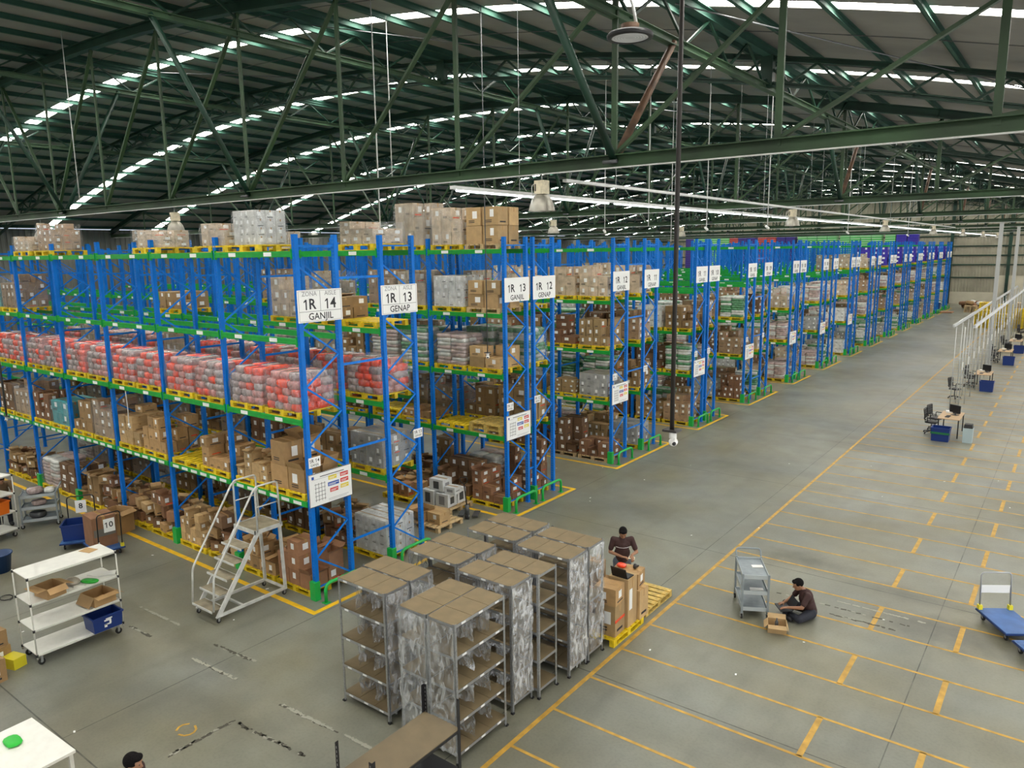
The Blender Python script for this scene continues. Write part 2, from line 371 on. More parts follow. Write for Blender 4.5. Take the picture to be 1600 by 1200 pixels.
# walls
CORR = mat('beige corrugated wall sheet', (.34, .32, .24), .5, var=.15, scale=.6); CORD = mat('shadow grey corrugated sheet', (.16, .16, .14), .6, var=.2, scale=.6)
CRW = mat('cream plaster', (.56, .52, .40), .8, var=.08, scale=.8)
def corr_wall(name, m, p0, p1, z0, ztop, pitch=.35, dep=.05):
    B = MB(); p0 = Vector(p0); p1 = Vector(p1); d = p1 - p0; n = int(d.length / pitch); d.normalize(); nn = Vector((-d.y, d.x, 0))
    vs = []; fs = []
    for i in range(n + 1):
        for j, off in ((0, 0), (.4, 0), (.5, dep), (.9, dep)):
            q = p0 + d * ((i + j) * pitch) + nn * off; zt = ztop(q.x); vs += [(q.x, q.y, z0), (q.x, q.y, zt)]
    for i in range(len(vs) // 2 - 1): fs.append((2 * i, 2 * i + 2, 2 * i + 3, 2 * i + 1))
    return struct(name, B.add(vs, fs, m))
wb = corr_wall('wall_back', CORR, (XR, Y1, 0), (XL, Y1, 0), 1.5, lambda x: arch(x) + .45)
struct('plinth', MB().bx(XL, XR, Y1 - .15, Y1 + .1, 0, 1.5, CRW), wb)
struct('raised_plinth', MB().bx(-8.3, XR, Y1 - .25, Y1 - .16, 1.4, 3.6, CRW), wb)
for x in (-46, -38, -29.9, -21.8, -13.6, -7.4, 0.5): struct('wall_post', MB().ibar((x, Y1 - .3, 0), (x, Y1 - .3, arch(x) + .2), .35, .3, FRGREEN, up=(0, 1, 0)), wb)
for z in (3.25, 4.85, 6.0, 7.15, 8.4): struct('wall_girt', MB().bx(XL, XR, Y1 - .16, Y1 - .05, z, z + .14, FRGREEN), wb)
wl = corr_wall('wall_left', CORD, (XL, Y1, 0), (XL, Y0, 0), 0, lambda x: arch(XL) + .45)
wr_ = MB(); yy = Y0
for y in ADDED_DOORS + [None]:
    y1 = Y1 if y is None else y - 2.5
    if y1 > yy: wr_.bx(XR - .05, XR + .1, yy, y1, 0, arch(XR) + .5, CORR)
    if y is not None: wr_.bx(XR - .05, XR + .1, y - 2.5, y + 2.5, 5.1, arch(XR) + .5, CORR); yy = y + 2.5
struct('wall_right', wr_)
wf = MB(); xx = XL
for x in (-32, -20, -8, None):
    x1 = XR if x is None else x - 3.5
    n = 24
    for i in range(n):
        a = xx + (x1 - xx) * i / n; c = xx + (x1 - xx) * (i + 1) / n; wf.bx(a, c, Y0 - .1, Y0, 0, arch((a + c) / 2) + .5, CORR)
    if x is not None: wf.bx(x - 3.5, x + 3.5, Y0 - .1, Y0, 5.4, arch(x) + .3, CORR); xx = x + 3.5
struct('wall_front', wf)
# ------------------------------------------------------------------ trusses
NX = [-49.0, -45.2, -41.2, -37.2, -33.6, -30.2, -26.95, -23.6, -19.95, -16.32, -12.84, -9.6, -6.25, -3.62, -1.0, 2.6]
ZC = 8.77
TY = [11.07 + 14.2 * k for k in range(7)]
GX = [-36.4, -26.4, -16.32, -6.25]
def seg_arch(B, dz, wd, h, m, x0=XL + .3, x1=XR - .3, n=28, y=0):
    for i in range(n):
        a = x0 + (x1 - x0) * i / n; c = x0 + (x1 - x0) * (i + 1) / n + .02
        B.ibar((a, y, arch(a) + dz), (c, y, arch(c) + dz), wd, h, m, t=.03)
def main_truss(y):
    t = thing('roof_truss', 'green steel roof truss with tie chord across the hall', 'truss', (0, y, 0), group='main trusses of the curved roof'); t['kind'] = 'structure'
    B = MB(); seg_arch(B, .14, .2, .26, FRGREEN); put('top_chord', B, t)
    B = MB(); B.ibar((XL + .3, 0, ZC), (XR - .3, 0, ZC), .2, .2, CHORDG, t=.02); put('bottom_chord', B, t)
    for x in NX:
        B = MB(); B.bar((x - .022, 0, ZC), (x - .022, 0, arch(x) + .02), .03, .07, CHORDG, up=(1, 0, 0)); B.bar((x + .02, 0, ZC), (x + .02, 0, arch(x) + .02), .05, .045, CHORDG, up=(1, 0, 0)); put('web_post', B, t)
    for i in range(len(NX) - 1):
        a, c = NX[i], NX[i + 1]
        B = MB()
        if a > -27: B.bar((a, .03, ZC + .1), (c, .03, arch(c)), .05, .09, CHORDG, up=(0, 1, 0))
        else: B.bar((c, .03, ZC + .1), (a, .03, arch(a)), .05, .09, CHORDG, up=(0, 1, 0))
        put('web_diagonal', B, t)
    for x in GX:
        zt = arch(x) - .45
        for s in (-1, 1):
            B = MB(); p = Vector((x, 0, ZC)); q = Vector((x, s * 2.1, zt)); 
            B.tube([p, q], .065, RUST if (s > 0 and x == GX[-1]) else FRGREEN, n=8); put('knee_brace', B, t)
        B = MB(); B.tube([(x - .13, -.14, ZC - .02), (x + .13, -.14, ZC - .02)], .03, DSTEEL); put('node_plate', B, t)
    B = MB(); B.tube([(XL + 1, -.15, ZC - .12), (XR - 1, -.15, ZC - .12)], .012, PIPE, n=5); put('conduit', B, t)
    return t
for y in TY: main_truss(y)
for k in range(0, 7):
    y = 18.17 + 14.2 * k
    if y > Y1 - 2: continue
    t = thing('lattice_rafter', 'open web lattice rafter of dark green steel under the roof', 'truss', (0, y, 0), group='lattice rafters between main trusses'); t['kind'] = 'structure'
    B = MB(); seg_arch(B, .2, .12, .12, FRGREEN, n=30); put('top_chord', B, t)
    B = MB(); seg_arch(B, -.36, .12, .1, FRGREEN, n=30); put('bottom_chord', B, t)
    B = MB(); x = XL + .5; s = 0
    while x < XR - 1.2:
        x2 = x + .62; za, zc = (arch(x) + .15, arch(x2) - .32) if s == 0 else (arch(x) - .32, arch(x2) + .15)
        B.bar((x, 0, za), (x2, 0, zc), .05, .05, FRGREEN, up=(0, 1, 0)); x = x2; s ^= 1
    put('lattice_web', B, t)
    for x in GX:
        B = MB(); B.box((x, 0, arch(x) - .1), (.28, .2, .7), FRGREEN); put('splice_block', B, t)
for x in GX:
    t = thing('longitudinal_girder', 'long green lattice girder running along the hall under the roof', 'girder', (x, 0, 0), group='longitudinal girders under the roof'); t['kind'] = 'structure'
    z = arch(x) - .45
    put('bottom_chord', MB().ibar((0, 2, z), (0, Y1 - 2, z), .16, .14, mat('weathered green chord', (.05, .10, .05), .6, var=.4, scale=1.5), t=.015), t)
    put('top_chord', MB().ibar((0, 2, z + .78), (0, Y1 - 2, z + .78), .18, .2, PURLIN, t=.015), t)
    B = MB(); y = 2; s = 0
    while y < Y1 - 3:
        B.bar((0, y, z + (.05 if s else .7)), (0, y + 1.06, z + (.7 if s else .05)), .045, .045, FRGREEN, up=(1, 0, 0)); y += 1.06; s ^= 1
    put('lattice_web', B, t)
# purlin end stays on the near bay: flat ties crossing the roof plane
for (x, y, x2, y2) in ((-6.25, 13.2, -1.0, 20.0), (-16.3, 13.2, -9.6, 20.0), (-26.4, 13.2, -19.9, 20), (-16.3, 26, -9.6, 33), (-26.4, 26, -33, 33)):
    struct('roof_tie', MB().tube([(x, y, arch(x) + .2), (x2, y2, arch(x2) + .2)], .014, DSTEEL, n=5), ceil)
# slender grey columns
for y in (53.7, 67.9, 82.1):
    o = struct('column', MB().bx(-4.22, -4.02, y - .1, y + .1, 0, ZC - .14, mat('light grey column paint', (.42, .43, .42), .5)).bx(-4.3, -3.94, y - .2, y + .2, 0, .03, STEEL)); tag(o, 'slender light grey steel column standing on the open floor', 'column', 'light grey columns along the open floor', 'structure')
# ================================================================== pallet racking
BAY = 2.80; RXE = -12.57; FD = 1.08; RTOP = 7.75
ROWS = []                      # (y_front, x_end, sign, word)
names = [('14', 'GANJIL'), ('13', 'GENAP')]
n = 13
for g in range(8):
    base = 9.43 + 12.75 * g
    a = 14 - 2 * g; 
    ROWS.append((base, a, 'GANJIL')); ROWS.append((base + 2.27, a - 1, 'GENAP'))
    if g < 7: ROWS.append((base + 6.80, a - 1, 'GANJIL')); ROWS.append((base + 8.13, a - 2, 'GENAP'))
LV = [2.13, 3.90, 5.60, 7.36]
def row_name(i): return '1R %02d %s' % (max(ROWS[i][1], 1), ROWS[i][2]) if ROWS[i][1] > 0 else '1Q %02d %s' % (15 + ROWS[i][1], ROWS[i][2])
def post_mesh(B, x, y, z0, z1, s):   # s=+1: front faces -y
    w_, d = .052, .045
    pr = [(-w_, -d), (-.028, -d), (-.024, -d + .012), (.024, -d + .012), (.028, -d), (w_, -d), (w_, d), (-w_, d)]
    vs = [(x + px_, y + s * py_, z0) for px_, py_ in pr] + [(x + px_, y + s * py_, z1) for px_, py_ in pr]; k = len(pr)
    fs = [tuple(range(k))[::-1], tuple(range(k, 2 * k))] + [(i, (i + 1) % k, k + (i + 1) % k, k + i) for i in range(k)]
    if s < 0: fs = [q[::-1] for q in fs]
    B.add(vs, fs, BLUE)
def frame_mesh():
    B = MB(); post_mesh(B, 0, .045, 0, RTOP, 1); post_mesh(B, 0, FD - .045, 0, RTOP, -1)
    for y in (.045, FD - .045): B.box((0, y, .006), (.14, .13, .012), BLU2)
    ya, yb = .09, FD - .09
    for z in (.25, 7.52): B.bar((0, ya, z), (0, yb, z), .03, .035, BLU2)
    z = .3; s = 0
    while z + .62 < 7.5:
        B.bar((.012 if s else -.012, ya if s else yb, z), (.012 if s else -.012, yb if s else ya, z + .62), .025, .038, BLU2); z += .62; s ^= 1
    return B.mesh('upright_frame')
FRM = frame_mesh()
def beam_mesh(front, labels=True):
    B = MB(); L_ = BAY - .105; y = 0
    B.bx(.052, .052 + L_, -.022, .022, -.06, .06, GREEN); B.bx(.052, .052 + L_, -.03, -.022, .018, .045, GREEN); B.bx(.052, .052 + L_, -.03, -.022, -.045, -.018, GREEN)
    for x in (.052, .052 + L_): B.bx(x - .012, x + .012, -.035, .02, -.1, .1, GREEN)
    if labels:
        for x in (.72, 1.98): B.bx(x - .13, x + .13, -.034, -.03, -.04, .04, WHITE)
    return B.mesh('beam')
BMF = beam_mesh(1); BMB = beam_mesh(0, False)
def beam_low_mesh():   # lowest front beams carry a long run of white location strips
    B = MB(); me = beam_mesh(1); B.bx(.052, BAY - .053, -.022, .022, -.06, .06, GREEN); B.bx(.052, BAY - .053, -.03, -.022, -.045, .045, GREEN)
    for i in range(6): B.bx(.2 + i * .42, .2 + i * .42 + .27, -.034, -.03, -.035, .035, WHITE)
    return B.mesh('beam')
BML = beam_low_mesh()
def foot_mesh():
    return MB().bx(-.09, .09, -.06, .08, 0, .42, GUARD).mesh('post_protector')
FOOT = foot_mesh()
def sign_mesh():
    B = MB(); B.bx(0, .006, 0, FD + .06, 0, .66, WHITE); return B.mesh('aisle_sign')
SIGN = sign_mesh()
SILV = mat('faded grey print', (.28, .28, .29), .5)
def sign(parent, i, x, z):
    a, wd = row_name(i)[:5], ROWS[i][2]
    s = put('aisle_sign', SIGN, parent, (x, -.03, z))
    if i < 4: s['label'] = 'white aisle sign reading %s' % row_name(i)
    rot = (pi / 2, 0, pi / 2)
    mid = FD / 2 + .03
    put('lettering', text_mesh(a[:2], .30, INK, .006), s, (.008, mid - .27, .36), rot=rot)
    put('lettering', text_mesh(a[3:], .30, INK, .006), s, (.008, mid + .27, .36), rot=rot)
    put('lettering', text_mesh(wd, .2, INK, .002), s, (.008, mid, .11), rot=rot)
    if i == 0 or i == 1:
        put('lettering', text_mesh('ZONA', .13, SILV, .0), s, (.008, mid - .27, .575), rot=rot)
        put('lettering', text_mesh('AISLE', .13, SILV, .0), s, (.008, mid + .27, .575), rot=rot)
        B = MB(); B.bx(.006, .008, .03, FD + .03, .215, .225, SILV); B.bx(.006, .008, mid - .005, mid + .005, .225, .64, SILV); B.bx(.006, .008, .03, FD + .03, .02, .026, SILV); B.bx(.006, .008, .03, FD + .03, .634, .64, SILV); B.bx(.006, .008, .03, .036, .02, .64, SILV); B.bx(.006, .008, FD + .024, FD + .03, .02, .64, SILV)
        put('printed_border', B, s)
def info_board(parent, x, z):
    B = MB(); B.bx(0, .008, 0, FD + .08, 0, .72, WHITE); 
    s = put('information_board', B, parent, (x, -.04, z)); s['label'] = 'white safety information board with a rack drawing and coloured notices'
    B = MB()
    for (a, b_, c, d) in ((0, FD + .08, 0, .012), (0, FD + .08, .708, .72), (0, .012, 0, .72), (FD + .068, FD + .08, 0, .72)): B.bx(.008, .012, a, b_, c, d, DSTEEL)
    put('board_frame', B, s)
    BLUP = mat('blue print', (.02, .09, .42), .5); REDP = mat('red print', (.65, .05, .04), .5); YELP = mat('yellow print', (.78, .62, .02), .5)
    for (y, zz, wd, m_) in ((.52, .50, .22, YELP), (.84, .50, .22, REDP), (.50, .36, .30, BLUP), (.84, .37, .22, REDP), (.55, .22, .22, REDP), (.84, .24, .22, YELP)):
        c = put('notice', MB().bx(.008, .011, y, y + wd, zz, zz + .085, m_), s)
        B = MB(); B.bx(.011, .013, y + .02, y + wd - .02, zz + .045, zz + .055, WHITE); B.bx(.011, .013, y + .02, y + wd * .7, zz + .02, zz + .03, WHITE); put('printed_line', B, c)
    B = MB()
    for k in range(4): B.bx(.008, .011, .17 + k * .08, .176 + k * .08, .1, .5, INK)
    for k in range(5): B.bx(.008, .011, .15, .43, .13 + k * .085, .137 + k * .085, INK)
    B.bx(.008, .011, .3, .95, .62, .635, INK); B.bx(.008, .011, .1, 1.05, .585, .59, SILV); B.bx(.008, .011, .5, 1.05, .08, .086, SILV); B.bx(.008, .011, .5, 1.0, .05, .055, SILV)
    B.bx(.008, .011, .08, .14, .6, .66, BLUP)
    put('rack_drawing', B, s)
SMALL = {}
def small_tag(parent, i, x, y, z):
    s = put('location_tag', MB().bx(0, .006, -.15, .15, -.11, .11, WHITE), parent, (x, y, z))
    put('lettering', text_mesh(row_name(i)[:5], .11, INK, .001), s, (.008, 0, .03), rot=(pi / 2, 0, pi / 2)); put('lettering', text_mesh(ROWS[i][2], .07, INK), s, (.008, 0, -.06), rot=(pi / 2, 0, pi / 2))
NB = [12, 12, 12, 12, 12, 12, 11, 11, 11, 11] + [10] * 20
SPR = MB().bar((0, FD, 0), (0, 2.27, 0), .03, .05, BLU2).mesh('row_spacer'); SPN = MB().bar((0, FD, 0), (0, 1.33, 0), .03, .05, BLU2).mesh('row_spacer')
for i, (yf, a, wd) in enumerate(ROWS):
    place = 'nearest' if i == 0 else None
    t = thing('pallet_rack', 'blue and green pallet rack under the white %s aisle signs' % row_name(i) if i < 6 else 'blue and green pallet rack row with %s sign at its aisle end' % row_name(i), 'pallet rack', (RXE, yf, 0), group='rows of blue pallet racks')
    nb = NB[i]
    for k in range(nb + 1):
        put('upright_frame', FRM, t, (-k * BAY, 0, 0))
        if i % 2 == 0 and i < 12 and k < (9 if i < 4 else 4):
            for z in (1.0, 3.1, 5.0, 6.85): put('row_spacer', SPR if i % 4 == 0 else SPN, t, (-k * BAY, 0, z))
    cnt = 0; rest = MB()
    for k in range(nb):
        for j, z in enumerate(LV):
            if i >= 10 and k > 5: continue
            me = BML if (i == 0 and j == 0) else BMF
            put('beam', me, t, (-(k + 1) * BAY, .0, z)); o = put('beam', BMB if i != 1 else BMF, t, (-k * BAY, FD, z), rz=pi)
    sign(t, i, .06, 5.98)
    if i % 2 == 0 and i < 16: info_board(t, .06, 2.08)
    if i < 10: small_tag(t, i, .06, .15 if i != 1 else FD - .1, 3.05)
    f_ = put('post_protector', FOOT, t, (0, 0, 0))
    if i % 2 == 0:
        for k in range(1, 6 if i == 0 else 1): put('post_protector', FOOT, t, (-k * BAY, 0, 0))
    # bent tube barrier bolted to the floor at the rack end
    g_ = thing('rack_barrier', 'green bent tube barrier at the foot of rack row %s' % row_name(i), 'barrier', (RXE + .3, yf, 0), group='green barriers at the rack ends')
    B = MB(); h = .42; B.tube([(0, .05, 0), (0, .05, h - .12), (0, .085, h - .04), (0, .17, h), (0, FD - .17, h), (0, FD - .085, h - .04), (0, FD - .05, h - .12), (0, FD - .05, 0)], .038, GUARD, n=10); put('bent_tube', B, g_)
    for y in (.05, FD - .05): put('base_plate', MB().bx(-.07, .07, y - .07, y + .07, 0, .012, GUARD), g_)
# yellow outlines on the floor round each rack block
B = MB()
def yl(x0, x1, y0, y1): B.bx(x0, x1, y0, y1, .0006, .0034, YLINB)
for g in range(8):
    b0 = 9.43 + 12.75 * g
    for (ya, yb) in (((b0 - .47, b0 + 3.35 + .45), (b0 + 6.33, b0 + 9.21 + .47)) if g < 7 else ((b0 - .47, b0 + 3.8),)):
        yl(RXE + .42, RXE + .54, ya, yb); yl(RXE - 30, RXE + .42, ya, ya + .12); yl(RXE - 30, RXE + .42, yb - .12, yb)
struct('floor_marking', B)
# ================================================================== goods
VIEW = Vector((0, 0, 7.35))
PAL_N = [0]; CART = []; PALS = []
def pallet_mesh(m):
    B = MB()
    for k in range(7): B.bx(-.6 + k * .18, -.6 + k * .18 + .125, -.5, .5, .122, .144, m)
    for y in (-.45, 0, .45):
        B.bx(-.6, .6, y - .05, y + .05, .108, .122, m); B.bx(-.6, .6, y - .05, y + .05, 0, .016, m)
        for x in (-.545, 0, .545): B.bx(x - .055, x + .055, y - .05, y + .05, .016, .108, m)
    return B.mesh('pallet')
PM = [pallet_mesh(YEL), pallet_mesh(WOOD), pallet_mesh(YWOOD)]
# ---- cartons (unit cubes scaled per box)
def carton_geo(B, M, sx, sy, sz, m, rnd, open_=False, label=True, flaps=True):
    """one carton with its base centre at M's origin"""
    def bxx(x0, x1, y0, y1, z0, z1, mt): 
        vs = [M @ Vector((x * sx, y * sy, z * sz)) for x, y, z in ((x0, y0, z0), (x1, y0, z0), (x1, y1, z0), (x0, y1, z0), (x0, y0, z1), (x1, y0, z1), (x1, y1, z1), (x0, y1, z1))]
        B.add(vs, [(0, 3, 2, 1), (4, 5, 6, 7), (0, 1, 5, 4), (1, 2, 6, 5), (2, 3, 7, 6), (3, 0, 4, 7)], mt)
    if not open_:
        bxx(-.5, .5, -.5, .5, 0, 1, m); bxx(-.5, .5, -.06, .06, .99, 1.004, TAPE); bxx(-.504, -.49, -.06, .06, .75, 1, TAPE); bxx(.49, .504, -.06, .06, .75, 1, TAPE)
    else:
        tk = .03
        bxx(-.5, .5, -.5, -.5 + tk, 0, 1, m); bxx(-.5, .5, .5 - tk, .5, 0, 1, m); bxx(-.5, -.5 + tk, -.47, .47, 0, 1, m); bxx(.5 - tk, .5, -.47, .47, 0, 1, m)
        bxx(-.47, .47, -.47, .47, 0, .55, CBIN)
        for (ax, sg) in (('x', 1), ('x', -1), ('y', 1), ('y', -1)) if flaps else ():
            t = rnd.uniform(.1, 1.2); l = .42
            a, b_ = l * math.cos(t), l * math.sin(t) * .6
            if ax == 'x': vs = [(sg * .5, -.48, 1), (sg * .5, .48, 1), (sg * (.5 + a * .8), .48, 1 + b_ * (1 if t > .5 else -1)), (sg * (.5 + a * .8), -.48, 1 + b_ * (1 if t > .5 else -1))]
            else: vs = [(-.48, sg * .5, 1), (.48, sg * .5, 1), (.48, sg * (.5 + a * .8), 1 + b_), (-.48, sg * (.5 + a * .8), 1 + b_)]
            n_ = Vector((0, 0, .012)); pts = [Vector(v) for v in vs]; pts2 = [p + n_ for p in pts]
            al = [M @ Vector((p.x * sx, p.y * sy, p.z * sz)) for p in pts + pts2]
            B.add(al, [(0, 1, 2, 3), (7, 6, 5, 4), (0, 4, 5, 1), (1, 5, 6, 2), (2, 6, 7, 3), (3, 7, 4, 0)], m)
    if label:
        v = rnd.random()
        if v < .7:
            x0 = rnd.uniform(-.3, .0); w_ = rnd.uniform(.22, .36); z0 = rnd.uniform(.35, .5); bxx(x0, x0 + w_, -.506, -.5, z0, z0 + .4, WHITE)
        if v > .3:
            y0 = rnd.uniform(-.35, .0); bxx(.5, .506, y0, y0 + .32, .35, .78, WHITE)
    if rnd.random() < .6:
        for q in range(2): bxx(-.32, .1, -.505, -.5, .16 + q * .09, .2 + q * .09, INK if m is not CB[3] else WHITE)
        bxx(.5, .505, -.3, .28, .14, .22, INK if rnd.random() < .6 else REDB)
CM = {}
def carton_mesh(ci, v, op):
    k = (ci, v, op)
    if k not in CM:
        B = MB(); carton_geo(B, Matrix.Identity(4), 1, 1, 1, CB[ci], random.Random(v * 7 + ci), op, label=(v != 3), flaps=False); CM[k] = B.mesh('carton')
    return CM[k]
FLM = {}
def add_flaps(o, ci, v):
    for q, (ax, sg) in enumerate((('x', 1), ('x', -1), ('y', 1), ('y', -1))):
        k = (ci, v, q)
        if k not in FLM:
            rnd = random.Random(v * 31 + ci * 7 + q); t = rnd.uniform(.5, 1.35); l = .36; a, b_ = l * math.cos(t), l * math.sin(t)
            if ax == 'x': vs = [(0, -.48, 0), (0, .48, 0), (sg * a, .48, b_), (sg * a, -.48, b_)]
            else: vs = [(-.48, 0, 0), (.48, 0, 0), (.48, sg * a, b_), (-.48, sg * a, b_)]
            al = vs + [(p[0], p[1], p[2] + .015) for p in vs]
            FLM[k] = MB().add(al, [(3, 2, 1, 0), (4, 5, 6, 7), (0, 4, 5, 1), (1, 5, 6, 2), (2, 6, 7, 3), (3, 7, 4, 0)], CB[ci]).mesh('flap')
        put('flap', FLM[k], o, (sg * .5 if ax == 'x' else 0, sg * .5 if ax == 'y' else 0, 1))
def carton(x, y, z, sx, sy, sz, rz, ci, v, op, label, prio=0, tilt=0):
    CART.append((( Vector((x, y, z)) - VIEW).length + prio, x, y, z, sx, sy, sz, rz, ci, v, op, label, tilt))
LVN = ['ground-level', 'first-beam', 'second-beam', 'third-beam', 'top-level']
def slot_words(i, k, j): return '%s %s pallet from aisle, %s rack' % (ORD[k], LVN[j], row_name(i))
def layer_word(l, n): return 'bottom' if l == 0 else ('top' if l == n - 1 else ['', 'second', 'third', 'fourth', 'fifth', 'sixth'][l] + '-layer')
def side(v, n, a, b_, c): return a if v == 0 else (b_ if v == n - 1 else (c if n == 3 else c + ('' if v == 1 else ' far')))
CW = ['tan', 'pale', 'reddish', 'dark brown']
def stack_cartons(i, k, j, x, y, z, nx, ny, nz, sz, ci, rnd, mess=.03, miss=.1, opn=.1, prio=0, wx=1.16, wy=.96):
    dx, dy = wx / nx, wy / ny; hs = {}
    for l in range(nz):
        for a in range(nx):
            for b_ in range(ny):
                if l > 0 and ((a, b_) not in hs or rnd.random() < miss * l): 
                    hs.pop((a, b_), None); continue
                if l == 0: hs[(a, b_)] = 0
                top = l == nz - 1; op = rnd.random() < opn
                z0 = z + l * sz
                s_ = (dx * rnd.uniform(.88, .97), dy * rnd.uniform(.88, .97), sz * .985)
                lab = '%s%s carton, %s %s %s, %s' % ('open ' if op else '', CW[ci], layer_word(l, nz), side(b_, ny, 'front', 'back', 'central'), side(nx - 1 - a, nx, 'outer', 'inner', 'middle'), slot_words(i, k, j))
                carton(x - wx / 2 + dx * (a + .5), y - wy / 2 + dy * (b_ + .5), z0, *s_, rnd.uniform(-mess, mess), ci, rnd.randrange(4), op, lab, prio)
                if op: hs.pop((a, b_), None)
def jumble(i, k, j, x, y, z, n_, rnd, prio=0):
    for q in range(n_):
        ci = rnd.choice([0, 0, 1, 2, 3]); s_ = rnd.uniform(.24, .42)
        op = rnd.random() < .45
        gx, gy, gz = q % 3, (q // 3) % 3, q // 9
        lab = '%s%s carton, %s %s %s, %s' % ('open ' if op else 'loose ', CW[ci], 'lower' if gz == 0 else 'upper', ('front', 'central', 'back')[gy], ('inner', 'middle', 'outer')[gx], slot_words(i, k, j))
        carton(x - .4 + gx * .4 + rnd.uniform(-.05, .05), y - .32 + gy * .32 + rnd.uniform(-.04, .04), z + gz * .36, s_, s_ * rnd.uniform(.65, .9), .2 + .14 * rnd.random(), rnd.uniform(-.5, .5), ci, rnd.randrange(4), op, lab, prio)
# ---- wrapped loads: meshes made once and copied
def pil(B, c, d, m, rnd): B.ell(c, d, m, 9, 6, Matrix.Rotation(rnd.uniform(-.12, .12), 3, 'Z') @ Matrix.Rotation(rnd.uniform(-.05, .05), 3, 'X'), p=.42)
def bag_load(seed, mats_, nz=5, top=True):
    rnd = random.Random(seed); B = MB(); h = .17
    for l in range(nz):
        nx, ny = (3, 3) if l % 2 else (4, 2)
        if top and l == nz - 1: nx, ny = 3, 2
        for a in range(nx):
            for b_ in range(ny):
                wx, wy = 1.14 / nx, .98 / ny
                if top and l == nz - 1: wx *= .85; wy *= .85
                m_ = rnd.choice(mats_) if rnd.random() < .35 else mats_[int((a + .5) / nx * 3.9 + b_ * 2 + seed) % len(mats_)]
                pil(B, ((a - (nx - 1) / 2) * wx, (b_ - (ny - 1) / 2) * wy, h * (l + .5) * .93), (wx * 1.06, wy * 1.06, h * 1.15), m_, rnd)
    return B.mesh('bags')
def sack_load(seed, mats_, nz=9):
    rnd = random.Random(seed); B = MB(); h = .115
    for l in range(nz):
        nx, ny = ((2, 2) if l % 2 else (2, 3)); o = rnd.uniform(-.02, .02)
        for a in range(nx):
            for b_ in range(ny):
                wx, wy = 1.1 / nx, .94 / ny
                pil(B, ((a - (nx - 1) / 2) * wx + o, (b_ - (ny - 1) / 2) * wy, h * (l + .5) * .95), (wx * 1.04, wy * 1.05, h * 1.2), rnd.choice(mats_), rnd)
    return B.mesh('sacks')
def wrapc_load(seed, m, nx, ny, nz, sz, step=0):
    rnd = random.Random(seed); B = MB(); wx, wy = 1.12 / nx, .94 / ny
    for l in range(nz):
        for a in range(nx):
            for b_ in range(ny):
                if step and l >= nz - step and rnd.random() < .4: continue
                M = Matrix.Translation(((a - (nx - 1) / 2) * wx, (b_ - (ny - 1) / 2) * wy, l * sz)) @ Matrix.Rotation(rnd.uniform(-.04, .04), 4, 'Z')
                carton_geo(B, M, wx * .97, wy * .97, sz * .99, m, rnd, False, True)
    return B.mesh('cartons')
def film_mesh(h, seed, m=None, w_=.59, d=.5):
    """loose film skirt wrapped round a load"""
    rnd = random.Random(seed); B = MB(); pts = []; n1 = 10
    per = []
    for s_, (ax, ay, bx_, by) in enumerate(((-w_, -d, w_, -d), (w_, -d, w_, d), (w_, d, -w_, d), (-w_, d, -w_, -d))):
        for q in range(n1): t = q / n1; per.append((ax + (bx_ - ax) * t, ay + (by - ay) * t))
    nz = 6; vs = []; fs = []
    for l in range(nz + 1):
        for (x_, y_) in per:
            k = 1.02 - .05 * abs(l / nz - .5) + rnd.uniform(-.012, .012); vs.append((x_ * k, y_ * k, h * l / nz))
    n_ = len(per)
    for l in range(nz):
        for q in range(n_): fs.append((l * n_ + q, l * n_ + (q + 1) % n_, (l + 1) * n_ + (q + 1) % n_, (l + 1) * n_ + q))
    return B.add(vs, fs, m or FILM, True).mesh('stretch_wrap')
LOADS = {
 'red': ([bag_load(s, [REDB, PINKB, CLRB, REDB, CLRB, PINKB]) for s in (1, 2, 3, 4)], .82, 'red and clear bags shrink-wrapped', 'wrapped bags'),
 'wsack': ([sack_load(s, [SACKW, SACKG, SACKW, SACKG]) for s in (1, 2)], 1.0, 'white and green sacks wrapped', 'stacked sacks'),
 'psack': ([sack_load(s, [SACKP, SACKW, SACKP], 8) for s in (3, 4)], .9, 'grey pink sacks stacked', 'stacked sacks'),
 'brown': ([wrapc_load(s, WRAPCB[0], 3, 3, 4, .26, 1) for s in (1, 2)], 1.0, 'brown film-wrapped cartons', 'wrapped cartons'),
 'beige': ([wrapc_load(s, WRAPCB[1], 3, 2, 3, .33, 1) for s in (3, 4)], .95, 'beige film-wrapped cartons', 'wrapped cartons'),
 'white': ([wrapc_load(s, WRAPCB[2], 4, 3, 4, .22, 0) for s in (5, 6)], .85, 'white film-wrapped packs', 'wrapped cartons'),
 'grey': ([wrapc_load(s, WRAPCB[3], 4, 3, 3, .26, 0) for s in (7,)], .78, 'grey wrapped cartons with white labels', 'wrapped cartons'),
 'teal': ([wrapc_load(8, TEAL, 2, 2, 2, .36, 0)], .72, 'teal printed cartons', 'wrapped cartons'),
 'violet': ([wrapc_load(9, PURP, 2, 2, 4, .38, 0)], 1.5, 'violet plastic crates', 'wrapped cartons'),
}
WRAPM = {}
